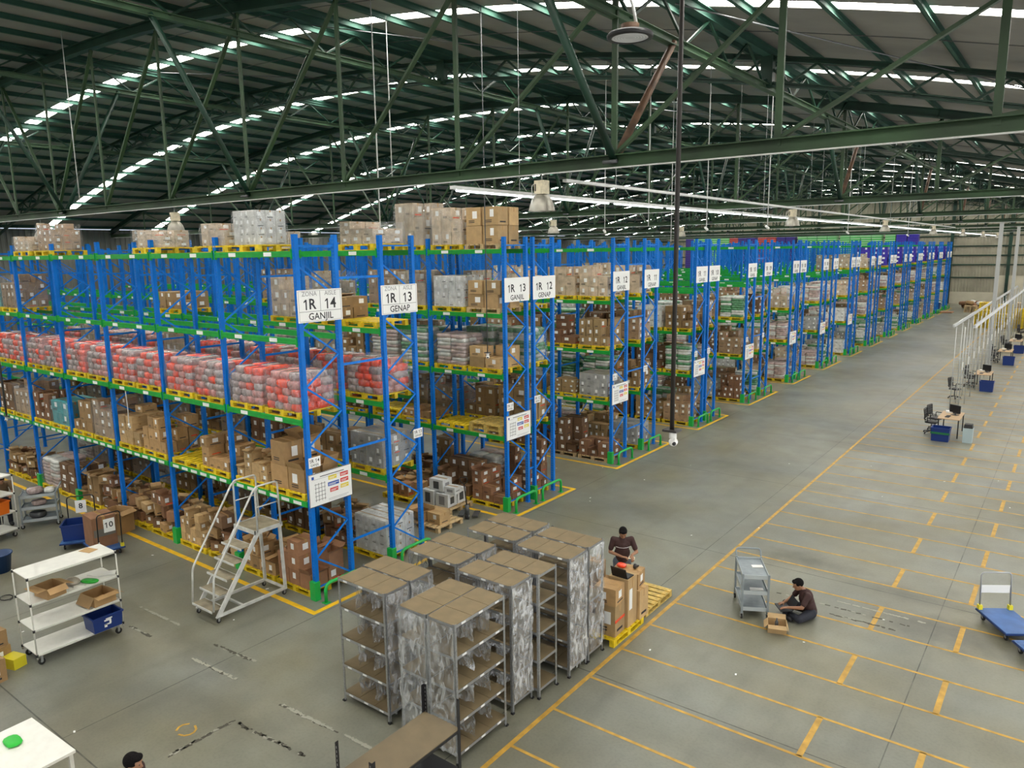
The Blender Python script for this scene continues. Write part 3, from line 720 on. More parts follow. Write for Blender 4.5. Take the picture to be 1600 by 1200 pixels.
def load(kind, i, k, j, x, y, z, rnd, wrap=True, hs=1.0):
    ms, h, desc, cat = LOADS[kind]
    t = put('wrapped_load', rnd.choice(ms), None, (x, y, z), rz=rnd.choice((0, pi)) if kind not in ('grey', 'teal') else 0, sc=(1, 1, hs))
    if kind in ('brown', 'beige', 'white', 'grey', 'teal', 'violet'): t.rotation_euler[2] = rnd.uniform(-.02, .02)
    t.name = {'red': 'wrapped_bag_load', 'wsack': 'sack_stack', 'psack': 'sack_stack'}.get(kind, 'wrapped_carton_load')
    tag(t, '%s on %s' % (desc, slot_words(i, k, j)), cat, 'loads on the rack pallets: ' + desc)
    if wrap:
        if h not in WRAPM: WRAPM[h] = film_mesh(h * 1.0, 3, FILM3)
        put('stretch_wrap', WRAPM[h], t)
    return t
def pallet(i, k, j, x, y, z, pm, rnd, prio=0, words=None, rz=None):
    nm = ['yellow painted pallet', 'bare wood pallet', 'pale slatted pallet'][pm]
    PALS.append(((Vector((x, y, z)) - VIEW).length + prio, x, y, z, pm, rnd.uniform(-.02, .02) if rz is None else rz, words or '%s in %s place from aisle, %s of %s rack' % (nm, ORD[k], ['floor', 'first beam level', 'second beam level', 'third beam level', 'top'][j], row_name(i))))
def slot(i, k, j):
    """centre of pallet place k (0 next to the aisle) on level j of rack i"""
    b_ = k // 2; h = k % 2
    return RXE - b_ * BAY - (.74 + h * 1.31), ROWS[i][0] + FD / 2 - .04, (0 if j == 0 else LV[j - 1] + .062)
OVR = {(0, 1): (-14.35, (.72, .8, .82)), (0, 2): (-15.55, (.8, .85, .5)), (0, 4): (-18.4, (.95, .8, .42)), (0, 7): (-24.3, (.95, .8, .75))}
def fill(i, k, j, spec, hs=1.0):
    rnd = random.Random(i * 1000 + k * 17 + j * 5); x, y, z = slot(i, k, j)
    ov = OVR.get((i, k)) if j == 4 else None
    if ov: x = ov[0]
    if spec is None: return
    kind, *arg = spec
    prio = 0 if i % 2 == 0 else 6
    pm = 1 if (arg and arg[-1] == 'w') else (2 if (arg and arg[-1] == 'y') else 0)
    arg = [a for a in arg if a not in ('w', 'y')]
    pallet(i, k, j, x, y, z, pm, rnd, prio); z += .1445
    if kind == 'empty':
        for q in range(arg[0] if arg else 0):
            pallet(i, k, j, x, y, z + .1445 * q, pm, rnd, 3, 'spare pallet, %s above lowest, %s' % (ORD[q], slot_words(i, k, j)))
        return
    if kind == 'c':   # nx ny nz h tone
        nx, ny, nz, h, ci = arg[:5]; stack_cartons(i, k, j, x, y, z, nx, ny, nz, h, ci, rnd, mess=.09, miss=.14, opn=arg[5] if len(arg) > 5 else .05, prio=prio)
    elif kind == 'j': jumble(i, k, j, x, y, z, arg[0], rnd, prio)
    else:
        t = load(kind, i, k, j, x, y, z, rnd, wrap=(i < 4), hs=hs)
        if ov: t.scale = ov[1]
# ---- what stands where on the near racks
c = 'c'
A0 = [(c, 3, 2, 3, .34, 2, .35), (c, 4, 2, 2, .3, 0, .5), ('j', 20), (c, 5, 3, 4, .2, 1, .1), ('j', 20), ('j', 18), ('j', 20), (c, 3, 2, 3, .3, 0, .2), (c, 2, 2, 3, .3, 3), ('psack',), ('j', 18), ('j', 16)]
A1 = [(c, 2, 2, 2, .52, 0, .2), (c, 4, 3, 3, .2, 1, .2), (c, 4, 2, 3, .24, 0), ('empty', 0), (c, 4, 3, 3, .3, 0), (c, 3, 2, 5, .19, 1), ('brown',), (c, 3, 2, 3, .3, 0), ('teal',), (c, 3, 3, 3, .28, 2), ('brown',), (c, 3, 2, 3, .3, 3)]
A2 = [('red',)] * 12
A3 = [None, None, None, None, None, None, None, None, None, None, ('brown',), ('teal',)]
A4 = [None, ('white',), ('beige',), None, ('beige',), None, None, ('brown',), None, ('beige',), None, None]
B0 = [('white',), ('j', 18), (c, 3, 2, 3, .3, 3), ('j', 18), ('brown',), ('j', 18), (c, 3, 2, 3, .3, 0), ('psack',), ('brown',), (c, 3, 2, 4, .3, 3), ('brown',), ('psack',)]
B1 = [('grey',), (c, 3, 2, 2, .3, 0), ('j', 16), (c, 3, 3, 3, .3, 2), ('brown',), (c, 3, 2, 4, .26, 0), ('brown',), ('j', 18), ('brown',), (c, 3, 2, 4, .3, 3), ('brown',), (c, 3, 2, 3, .3, 0)]
B2 = [('red',)] * 6 + [('beige',), ('red',), ('red',), ('red',), ('beige',), ('red',)]
B3 = [('empty', 0), (c, 2, 2, 2, .26, 0), ('beige',), None, None, None, (c, 3, 2, 2, .25, 1), None]
B4 = [('beige',), None, None, None, None, None, None, ('beige',)]
C0 = [(c, 3, 2, 5, .22, 2, .1), (c, 3, 2, 3, .32, 3, .1), ('j', 9), ('j', 12), (c, 3, 2, 3, .26, 0), ('j', 12), ('psack',), ('brown',)]
C1 = [('empty', 1, 'y'), ('empty', 0), (c, 4, 2, 1, .22, 0), ('empty', 1), (c, 3, 2, 2, .3, 3), ('brown',), ('j', 9), (c, 3, 2, 3, .3, 2)]
C2 = [(c, 2, 2, 2, .3, 1, .1), ('psack',), ('wsack',), ('psack',), (c, 3, 3, 3, .25, 0), ('beige',), ('wsack',), ('psack',)]
C3 = [(c, 2, 2, 2, .38, 1, .1, 'w'), ('white',), ('beige',), ('brown',), None, ('beige',), None, ('brown',)]
C4 = [(c, 2, 2, 2, .5, 1, .0, 'w'), ('beige',), ('beige',), None, None, None, None, ('beige',)]
D0 = [(c, 3, 3, 6, .25, 2, .02), ('psack',), (c, 3, 2, 4, .3, 0), ('j', 9)]
D1 = [(c, 2, 2, 3, .34, 1), (c, 3, 2, 3, .3, 0), ('brown',), ('brown',)]
D2 = [('wsack',), ('wsack',), ('psack',), ('brown',)]
D3 = [('empty', 0), ('beige',), None, ('beige',)]
PLAN = {0: (A0, A1, A2, A3, A4), 1: (B0, B1, B2, B3, B4), 2: (C0, C1, C2, C3, C4), 3: (D0, D1, D2, D3, [None])}
E0 = [(c, 3, 2, 2, .26, 2, .2, 'w'), (c, 3, 2, 4, .3, 3, .1, 'w'), (c, 4, 2, 5, .22, 2), (c, 3, 2, 4, .3, 3)]
E1 = [('grey',), (c, 4, 3, 3, .16, 1), (c, 4, 2, 2, .22, 0), ('j', 9)]
E2 = [(c, 4, 2, 3, .3, 1, .0), (c, 2, 2, 4, .24, 2), (c, 3, 2, 3, .3, 0), ('brown',)]
E3 = [('beige',), ('beige',), ('beige',), None]
PLAN[4] = (E0, E1, E2, E3, [None])
RK = ['wsack', 'wsack', 'wsack', 'psack', 'brown', 'beige', 'grey', 'psack', 'white', 'brown']
rr = random.Random(21)
for i in range(len(ROWS)):
    if i in PLAN:
        for j, lst in enumerate(PLAN[i]):
            for k, sp_ in enumerate(lst):
                hs = 1.0 if j < 4 else {(0, 0): .8, (0, 3): .4, (0, 4): .38, (0, 7): .75, (0, 8): .4, (0, 10): .5, (1, 0): .52, (0, 9): .45, (2, 1): 1.05, (2, 2): 1.25}.get((i, k), .6)
                fill(i, k, j, sp_, hs)
    else:
        nk = 6 if i < 8 else (4 if i < 14 else 2)
        for j in range(4):
            for k in range(nk):
                if j == 3 and not (i in (5,) and k < 2) and i < 16 and rr.random() < .92: continue
                if j == 3 and i >= 18: sp_ = ('violet',)
                elif j == 3: sp_ = ('beige',)
                else:
                    v = rr.random()
                    sp_ = (rr.choice(RK),) if (v < .62 or i > 9) else (c, rr.choice((3, 4)), 2, rr.choice((3, 4)), rr.choice((.24, .3)), rr.choice((0, 1, 2, 3)))
                    if j == 0 and v > .8 and i < 10: sp_ = (c, 4, 2, 4, .28, rr.choice((0, 2, 3)))
                fill(i, k, j, sp_)
# ---- link the cartons and pallets that were planned above
def flush():
    CART.sort(key=lambda q: q[0]); mg = MB(); used = {}
    for n_, (d, x, y, z, sx, sy, sz, rz, ci, v, op, lab, tilt) in enumerate(CART):
        if n_ < 270:
            o = put('carton', carton_mesh(ci, v, op), None, (x, y, z), sc=(sx, sy, sz), rz=rz)
            if op: add_flaps(o, ci, v)
            if lab in used: lab = lab.replace('carton', 'small carton', 1) if used[lab] == 1 else lab.replace('carton', 'another carton', 1)
            used[lab] = used.get(lab, 0) + 1; used.setdefault(lab, 1)
            tag(o, lab, 'carton', 'cardboard cartons on the rack pallets')
        else:
            M = Matrix.Translation((x, y, z)) @ Matrix.Rotation(rz, 4, 'Z'); carton_geo(mg, M, sx, sy, sz, CB[ci], random.Random(n_ % 40), op)
    o = put('distant_cartons', mg); tag(o, 'hundreds of brown cartons stacked deeper in the racks', 'cartons', kind='stuff')
    PALS.sort(key=lambda q: q[0]); mg = MB(); L3 = [None] * 3
    for n_, (d, x, y, z, pm, rz, lab) in enumerate(PALS):
        if n_ < 215: o = put('pallet', PM[pm], None, (x, y, z), rz=rz); tag(o, lab, 'pallet', 'wooden pallets in the racks')
        else:
            m_ = (YEL, WOOD, YWOOD)[pm]
            mg.box((x, y, z + .132), (1.2, 1.0, .024), m_)
            for yy in (-.45, 0, .45): mg.box((x, y + yy, z + .01), (1.2, .1, .02), m_)
            for xx in (-.53, 0, .53):
                for yy in (-.45, .45): mg.box((x + xx, y + yy, z + .07), (.14, .1, .1), m_)
    if mg.v: o = put('distant_pallets', mg); tag(o, 'yellow pallets under the goods of the far racks', 'pallets', kind='stuff')
flush()
# ================================================================== wrapped steel shelving on the open floor
def film_sheet(p0, p1, z0, z1, seed, m, amp=.02, n=14, nz=16, ragged=.0):
    rnd = random.Random(seed); p0 = Vector(p0); p1 = Vector(p1); d = p1 - p0; nn = Vector((d.y, -d.x, 0)).normalized()
    vs = []; fs = []
    for j in range(nz + 1):
        for i in range(n + 1):
            t = i / n; q = p0 + d * t + nn * (amp * (noise.noise(Vector((t * 6, j * .7, seed * 3.1))) + .6)); z = z0 + (z1 - z0) * j / nz
            if j == 0: z += ragged * rnd.random()
            vs.append((q.x, q.y, z))
    k = n + 1
    for j in range(nz):
        for i in range(n): fs.append((j * k + i, j * k + i + 1, (j + 1) * k + i + 1, (j + 1) * k + i))
    return vs, fs
SHL = [.16, .66, 1.16, 1.68, 2.17]
def shelving(label, x, y, rz, lx=1.12, ly=.53, wrapsides='', mat_=STEEL, drapes=0, seed=1, dense=FILM):
    """x,y centre; long side along local x, open front facing local -y"""
    t = thing('steel_shelving_unit', label, 'shelving unit', (x, y, 0), rz, 'wrapped grey shelving units on the floor')
    for sx in (-1, 1):
        for sy in (-1, 1):
            B = MB(); px_, py_ = sx * (lx / 2), sy * (ly / 2)
            B.bx(px_ - (.04 if sx > 0 else 0), px_ + (0 if sx > 0 else .04), py_ - .0015, py_ + .0015, .02, 2.2, PST); B.bx(px_ - .0015, px_ + .0015, py_ - (.04 if sy > 0 else 0), py_ + (0 if sy > 0 else .04), .02, 2.2, PST)
            B.bx(px_ - .025, px_ + .025, py_ - .025, py_ + .025, 0, .025, BLACK); put('post', B, t)
    for q, z in enumerate(SHL):
        B = MB(); B.bx(-lx / 2, lx / 2, -ly / 2, ly / 2, z, z + .004, mat_)
        for sy in (-1, 1): B.bx(-lx / 2, lx / 2, sy * ly / 2 - .002, sy * ly / 2 + .002, z - .03, z + .012, mat_)
        for sx in (-1, 1): B.bx(sx * lx / 2 - .002, sx * lx / 2 + .002, -ly / 2, ly / 2, z - .03, z + .012, mat_)
        s = put('shelf', B, t)
        for a in range(3):
            w_ = lx / 3; put('cardboard_sheet', MB().bx(-w_ / 2 + .004, w_ / 2 - .004, -ly / 2 + .006, ly / 2 - .006, 0, .012, DKCARD), s, (-lx / 2 + w_ * (a + .5), 0, z + .004))
            put('shelf_label', MB().bx(-.045, .045, -.003, 0, 0, .03, WHITE), s, (-lx / 2 + w_ * (a + .5), -ly / 2 - .003, z - .022))
    rnd = random.Random(seed)
    cs = {'f': ((-lx / 2, -ly / 2 - .01), (lx / 2, -ly / 2 - .01)), 'r': ((lx / 2 + .01, -ly / 2), (lx / 2 + .01, ly / 2)), 'b': ((lx / 2, ly / 2 + .01), (-lx / 2, ly / 2 + .01)), 'l': ((-lx / 2 - .01, ly / 2), (-lx / 2 - .01, -ly / 2))}
    for ch in wrapsides:
        a, b_ = cs[ch]; vs, fs = film_sheet((*a, 0), (*b_, 0), .08 + .1 * rnd.random(), 2.16, seed + ord(ch), dense, .03, ragged=.08); put('stretch_wrap', MB().add(vs, fs, dense, True), t)
    for q in range(drapes):   # torn strips hanging inside each bay
        for zi in range(4):
            B = MB(); xx = -lx / 2 + lx / 3 * (q + 1); z1 = SHL[zi + 1] - .03
            vs, fs = film_sheet((xx, -ly / 2 + .02, 0), (xx + rnd.uniform(-.05, .05), ly / 2 - .05, 0), z1 - .36 - .08 * rnd.random(), z1, seed + q * 9 + zi, FILM, .05, 8, 6, ragged=.05); B.add(vs, fs, FILM2, True); put('torn_film_strip', B, t)
    return t
PST = mat('slotted zinc post', (.38, .39, .40), .35, .7, var=.25, scale=30)
U = 'steel shelving unit, '
shelving(U + 'frontmost by the yellow line, open side facing the marked floor', -6.84, 7.82, pi / 2, 1.15, .53, 'l', drapes=2, seed=11)
shelving(U + 'film-covered, back to back with the frontmost unit', -7.40, 7.81, -pi / 2, 1.15, .56, 'lr', seed=12, dense=FILM)
shelving(U + 'at the outer corner beside the ladder, open front with hanging film', -8.64, 7.61, 0, 1.08, .53, 'r', drapes=2, seed=13, dense=FILM)
shelving(U + 'behind the open-fronted corner unit, its end in loose film', -8.66, 8.17, 0, 1.10, .52, 'rl', seed=14, dense=FILM2)
shelving(U + 'front one of the pair behind the ladder-side units', -8.49, 9.09, 0, 1.12, .52, 'lr', seed=15)
shelving(U + 'rear one of the pair nearest the green barrier', -8.49, 9.64, 0, 1.12, .52, 'lr', seed=16)
shelving(U + 'front one of the rearmost pair by the white appliance boxes', -8.31, 10.48, 0, 1.12, .53, 'r', seed=17)
shelving(U + 'rear one of the rearmost pair by the white appliance boxes', -8.31, 11.06, 0, 1.12, .53, 'r', seed=18)
shelving(U + 'with torn film over its end, just behind the frontmost unit', -7.23, 8.96, 0, 1.11, .54, 'r', drapes=2, seed=19, dense=FILM2)
shelving(U + 'with an open end and a film curtain on its corner', -7.12, 9.54, 0, 1.11, .53, '', drapes=1, seed=20, dense=FILM)
shelving(U + 'with a silvery tightly wrapped end facing the yellow line', -7.06, 10.38, 0, 1.12, .57, 'r', seed=21, dense=FILM2)
shelving(U + 'last in the line, beside the pallet of cartons', -7.06, 10.98, 0, 1.12, .52, 'r', seed=22, dense=FILM)
# black half-built shelving in the near foreground
t = thing('black_shelving_frame', 'black slotted half-built shelving with one brown board in front of the wrapped units', 'shelving unit', (-6.27, 5.85, 0), 0)
for sx in (-1, 1):
    for sy in (-1, 1):
        B = MB(); x_, y_ = sx * .32, sy * .76; zt = 1.62
        B.bx(x_ - (.05 if sx > 0 else 0), x_ + (0 if sx > 0 else .05), y_ - .002, y_ + .002, 0, zt, BLACK); B.bx(x_ - .002, x_ + .002, y_ - (.05 if sy > 0 else 0), y_ + (0 if sy > 0 else .05), 0, zt, BLACK)
        for q in range(26): B.bx(x_ - sx * .03, x_ - sx * .018, y_ - .0035, y_ + .0035, .1 + q * .058, .13 + q * .058, STEEL)
        put('post', B, t)
for z in (.62, 1.2):
    s = put('shelf', MB().bx(-.32, .32, -.76, .76, z - .04, z, BLACK), t); 
    if z > 1: put('brown_board', MB().bx(-.315, .315, -.755, .755, z, z + .012, mat('dark brown board', (.17, .13, .075), .6, var=.15, scale=3)), s)
def put_c(ci, v, op, loc, sc, rz):
    o = put('carton', carton_mesh(ci, v, op), None, loc, sc=sc, rz=rz)
    if op: add_flaps(o, ci, v)
    return o
# ================================================================== generic small builders
def wheel(B, x, y, r=.05, wd=.03, rz=0):
    d = Vector((math.cos(rz), math.sin(rz), 0)) * (wd / 2); c = Vector((x, y, r)); B.tube([c - d, c + d], r, RUBBER, n=14)
    B.tube([c - d * 1.2, c + d * 1.2], r * .4, STEEL, n=8)
def caster(t, x, y, h=.12, r=.045):
    B = MB(); wheel(B, x, y, r); B.bx(x - .03, x - .022, y - .02, y + .02, r, h, STEEL); B.bx(x + .022, x + .03, y - .02, y + .02, r, h, STEEL); B.bx(x - .035, x + .035, y - .035, y + .035, h - .006, h, STEEL); return put('caster', B, t)
def open_box(name, label, x, y, z, sx, sy, sz, rz, m, cat='carton', flap=.5, group=None, fill=None):
    t = thing(name, label, cat, (x, y, z), rz, group); B = MB(); k = .006
    B.bx(-sx / 2, sx / 2, -sy / 2, sy / 2, 0, k, m)
    for s in (-1, 1): B.bx(-sx / 2, sx / 2, s * sy / 2 - k / 2, s * sy / 2 + k / 2, 0, sz, m); B.bx(s * sx / 2 - k / 2, s * sx / 2 + k / 2, -sy / 2, sy / 2, 0, sz, m)
    if fill: B.bx(-sx / 2 + .01, sx / 2 - .01, -sy / 2 + .01, sy / 2 - .01, .01, sz * .5, fill)
    put('body', B, t)
    if flap:
        rnd = random.Random(int(abs(x) * 100))
        for s in (-1, 1):
            l = sy * flap; a = rnd.uniform(-.3, 1.0); put('flap', MB().box((0, 0, 0), (sx, l, k), m), t, (0, s * (sy / 2 + l / 2 * math.cos(a)), sz - l / 2 * math.sin(a)), rot=(-s * a, 0, 0))
            l = sx * flap * .6; a = rnd.uniform(-.2, 1.2); put('flap', MB().box((0, 0, 0), (l, sy, k), m), t, (s * (sx / 2 + l / 2 * math.cos(a)), 0, sz - l / 2 * math.sin(a)), rot=(0, s * a, 0))
    return t
def crate(label, x, y, z, sx, sy, sz, rz, m=None, ribs=True, cat='plastic crate', group=None):
    m = m or BLUEC; t = thing('plastic_crate', label, cat, (x, y, z), rz, group); B = MB(); k = .012; e = .92
    def wall(a, b_, c_, d_):  # sloping walls
        pass
    prof = [(-sx / 2 * e, -sy / 2 * e), (sx / 2 * e, -sy / 2 * e), (sx / 2 * e, sy / 2 * e), (-sx / 2 * e, sy / 2 * e)]
    top = [(-sx / 2, -sy / 2), (sx / 2, -sy / 2), (sx / 2, sy / 2), (-sx / 2, sy / 2)]
    vs = [(*p, 0) for p in prof] + [(*p, sz) for p in top] + [(p[0] * .95, p[1] * .95, sz) for p in top] + [(p[0] * .95, p[1] * .95, .02) for p in prof]
    fs = [(3, 2, 1, 0)] + [(i, (i + 1) % 4, 4 + (i + 1) % 4, 4 + i) for i in range(4)] + [(4 + i, 4 + (i + 1) % 4, 8 + (i + 1) % 4, 8 + i) for i in range(4)] + [(8 + i, 8 + (i + 1) % 4, 12 + (i + 1) % 4, 12 + i) for i in range(4)] + [(12, 13, 14, 15)]
    B.add(vs, fs, m); put('body', B, t)
    B = MB()
    for s in (-1, 1): B.bx(-sx / 2 - .012, sx / 2 + .012, s * (sy / 2 + .006) - .012, s * (sy / 2 + .006) + .012, sz - .03, sz + .004, m); B.bx(s * (sx / 2 + .006) - .012, s * (sx / 2 + .006) + .012, -sy / 2, sy / 2, sz - .03, sz + .004, m)
    put('rim', B, t); return t
def bent(pts, r_, m, rad=.06, n=8):
    """tube through corner points with rounded corners"""
    pts = [Vector(p) for p in pts]; out = [pts[0]]
    for i in range(1, len(pts) - 1):
        a = (pts[i - 1] - pts[i]); b_ = (pts[i + 1] - pts[i]); k = min(rad, a.length / 2, b_.length / 2); a.normalize(); b_.normalize()
        for t in (0, .25, .5, .75, 1):
            p = pts[i] + a * k * (1 - t) ** 2 + b_ * k * t ** 2; out.append(p)
    out.append(pts[-1]); return MB().tube(out, r_, m, n=n)
# ================================================================== rolling step ladder
t = thing('rolling_step_ladder', 'white rolling warehouse step ladder with handrails in front of the 1R 14 GANJIL rack', 'step ladder', (-13.72, 7.6, 0), 0)
TREAD = mat('worn brown tread', (.30, .26, .18), .7, var=.25, scale=5); W2 = .37
LW = mat('chipped white paint', (.62, .63, .60), .45, var=.18, scale=6)
for s in (-1, 1):
    put('stringer', MB().bar((s * W2, .0, .1), (s * W2, 1.08, 1.62), .035, .09, LW), t)
    put('base_rail', MB().bar((s * W2, .0, .14), (s * W2, 1.66, .14), .04, .06, LW), t)
    put('rear_leg', MB().bar((s * W2, 1.64, .12), (s * W2, 1.6, 1.62), .045, .06, LW), t)
    put('handrail', bent([(s * (W2 + .02), -.08, .28), (s * (W2 + .02), -.02, 1.0), (s * (W2 + .02), 1.02, 2.55), (s * (W2 + .02), 1.12, 2.55)], .021, LW, .1), t)
    B = bent([(s * (W2 + .02), 1.05, 1.62), (s * (W2 + .02), 1.05, 2.6), (s * (W2 + .02), 1.6, 2.6), (s * (W2 + .02), 1.62, 1.62)], .021, LW, .08); B.tube([(s * (W2 + .02), 1.05, 2.15), (s * (W2 + .02), 1.6, 2.15)], .014, LW); put('platform_guard', B, t)
    caster(t, s * W2, .02, .12); caster(t, s * W2, 1.6, .12)
for q in range(5):
    z = .27 + q * .27; B = MB().bx(-W2 + .02, W2 - .02, -.1 + q * .19, .16 + q * .19, z, z + .012, TREAD); 
    s_ = put('step', B, t); put('step_edge', MB().bx(-W2 + .01, W2 - .01, -.115 + q * .19, -.1 + q * .19, z - .025, z + .016, LW).bx(-W2 + .01, W2 - .01, .16 + q * .19, .175 + q * .19, z - .025, z + .016, LW), s_)
s_ = put('platform', MB().bx(-W2 - .01, W2 + .01, 1.0, 1.66, 1.63, 1.645, TREAD), t); put('platform_edge', MB().bx(-W2 - .02, W2 + .02, .98, 1.0, 1.57, 1.655, LW).bx(-W2 - .02, W2 + .02, 1.66, 1.68, 1.57, 1.655, LW).bx(-W2 - .02, -W2 - .005, .98, 1.68, 1.57, 1.655, LW).bx(W2 + .005, W2 + .02, .98, 1.68, 1.57, 1.655, LW), s_)
for y in (.6, 1.64): put('cross_brace', MB().bar((-W2, y, .14), (W2, y, .14), .05, .04, LW), t)
# ================================================================== white shelf trolleys
def shelf_trolley(label, x, y, rz, L_=1.55, D_=.66, H=1.72, zs=(.22, .70, 1.2, 1.70)):
    t = thing('shelf_trolley', label, 'shelf trolley', (x, y, 0), rz)
    for sx in (-1, 1):
        for sy in (-1, 1):
            put('post', MB().tube([(sx * D_ / 2, sy * L_ / 2, .14), (sx * D_ / 2, sy * L_ / 2, H)], .014, CREAM, n=8), t)
            B = MB()
            for z in zs: B.tube([(sx * D_ / 2, sy * L_ / 2, z - .035), (sx * D_ / 2, sy * L_ / 2, z + .012)], .022, BLACK, n=8)
            put('joint_clamp', B, t); caster(t, sx * (D_ / 2 - .05), sy * (L_ / 2 - .08), .19, .06)
    for z in zs: put('shelf', MB().bx(-D_ / 2, D_ / 2, -L_ / 2, L_ / 2, z - .008, z + .008, BOARD), t); 
    for z in zs:
        for sx in (-1, 1): put('shelf_rail', MB().tube([(sx * D_ / 2, -L_ / 2, z - .022), (sx * D_ / 2, L_ / 2, z - .022)], .012, CREAM, n=6), t)
    return t
shelf_trolley('white four-shelf trolley holding open cartons and a blue crate, left of the step ladder', -14.88, 5.52, 0)
open_box('carton', 'open brown carton on the second-highest shelf of the white trolley', -14.72, 5.15, 1.21, .42, .34, .2, .15, CB[0], flap=.5)
open_box('carton', 'wide open brown carton at the end of a middle shelf on the white trolley', -14.8, 6.0, .71, .46, .42, .2, .1, CB[0], flap=.5)
o = crate('blue plastic crate with white hand mark on the lowest shelf of the white trolley', -14.66, 5.98, .231, .42, .56, .3, 0)
B = MB()
for (y_, z_, a_, b_) in ((-.02, .2, .10, .03), (.04, .17, .035, .09), (-.01, .12, .12, .025), (-.05, .1, .05, .06), (.02, .23, .12, .02)): B.box((.208, y_, z_), (.006, a_, b_), WHITE)
put('white_print', B, o)
tag(put('green_bag', MB().ell((0, 0, .03), (.36, .16, .07), mat('green foil bag', (.02, .35, .03), .3, bump=.6), p=.7), None, (-14.66, 5.82, 1.21), rz=.5), 'shiny green bag lying on the upper shelf of the white trolley', 'bag')
tag(put('crumpled_paper', MB().ell((0, 0, .05), (.34, .24, .11), mat('grey brown packing paper', (.42, .38, .31), .7, bump=1.0, scale=14), p=.8), None, (-14.88, 5.6, 1.21)), 'crumpled grey packing paper on the upper shelf of the white trolley', 'paper')
PAP = mat('loose paper sheet', (.80, .80, .77), .6)
for q, (x, y, rz, lb) in enumerate(((-14.93, 6.08, .4, 'white paper sheets at the end of the upper trolley shelf'), (-14.78, 6.2, 1.0, 'folded white paper sheet overlapping the shelf edge of the white trolley'))):
    tag(put('paper_sheet', MB().box((0, 0, .006), (.3, .21, .008), PAP), None, (x, y, 1.209 + q * .012), rz=rz), lb, 'paper')
tag(put('paper_sheet', MB().box((0, 0, .004), (.28, .2, .006), mat('orange printed sheet', (.55, .35, .15), .6)), None, (-15.02, 6.0, 1.709), rz=.3), 'orange and white printed sheet lying on top of the white trolley', 'paper')
shelf_trolley('white shelf trolley cut off at the picture edge beside the grey steel cart', -22.35, 6.45, .25, 1.4, .66, 1.7)
crate('orange plastic crate on the middle shelf of the far white trolley', -22.3, 6.75, .711, .5, .5, .34, .25, ORANGE)
# ================================================================== platform trolleys
def platform_trolley(label, x, y, rz, L_=.92, D_=.62, H=.95, col=None, rail=BLACK, plate=None, z=.17, paper=None, inner=False):
    col = col or mat('blue deck vinyl', (.04, .12, .33), .45, var=.2, scale=4); t = thing('platform_trolley', label, 'platform trolley', (x, y, 0), rz)
    put('deck', MB().bx(-D_ / 2, D_ / 2, 0, L_, z, z + .03, col), t); put('deck_edge', MB().bx(-D_ / 2 - .012, D_ / 2 + .012, -.012, L_ + .012, z - .012, z + .018, mat('dark blue edge', (.008, .03, .13), .5)), t)
    for sx in (-1, 1):
        for yy in (.12, L_ - .12): caster(t, sx * (D_ / 2 - .08), yy, z - .012, .06)
    if H:
        w_ = D_ / 2 - .04; put('push_handle', bent([(-w_, .04, z + .03), (-w_, -.02, z + H), (w_, -.02, z + H), (w_, .04, z + .03)], .015, rail, .09), t)
        for sx in (-1, 1): put('handle_socket', MB().bx(sx * w_ - .035, sx * w_ + .035, .0, .08, z + .03, z + .12, YPL), t)
        if plate: put('name_plate', MB().bx(-w_, w_, -.004, .006, z + .36, z + .52, WPL).bx(-w_ + .08, w_ - .1, -.006, -.004, z + .42, z + .46, SILV), t)
        if paper:
            s = put('number_sheet', MB().bx(-.13, .13, -.004, .0, z + .5, z + .84, WHITE), t, (0, .02 if inner else -.012, 0), rz=pi if inner else 0); put('lettering', text_mesh(paper, .2, INK, .004), s, (0, -.006, z + .68), rot=(pi / 2, 0, 0))
    return t
platform_trolley('blue platform trolley with silver handle and yellow sockets standing on the marked floor', -.80, 16.86, -2.56, 1.02, .66, .78, rail=STEEL, plate=True)
platform_trolley('second blue platform trolley butted against the one with the silver handle', -.12, 15.80, -2.56, .95, .66, 0)
platform_trolley('black-handled trolley with paper number 8 carrying a dark blue crate', -20.7, 8.22, -2.156, 1.0, .72, .95, paper='8', inner=True)
crate('dark blue tote crate standing on the number 8 trolley', -20.22, 7.9, .201, .66, .6, .42, .985)
platform_trolley('black-handled trolley with paper number 10 carrying a large brown carton', -18.62, 7.98, 1.48, 1.05, .62, .98, paper='10')
t = put('carton', carton_mesh(2, 3, False), None, (-19.25, 8.03, .201), sc=(.62, .56, .78), rz=-.09); tag(t, 'tall brown carton with a grey band on the number 10 trolley', 'carton'); 
put('grey_band', MB().bx(.5, .504, -.45, .45, .36, .6, mat('grey printed band', (.16, .15, .13), .6)), t)
open_box('carton', 'open brown carton behind the number 8 trolley', -20.3, 8.95, 0, .6, .5, .62, .3, CB[0], flap=.45)
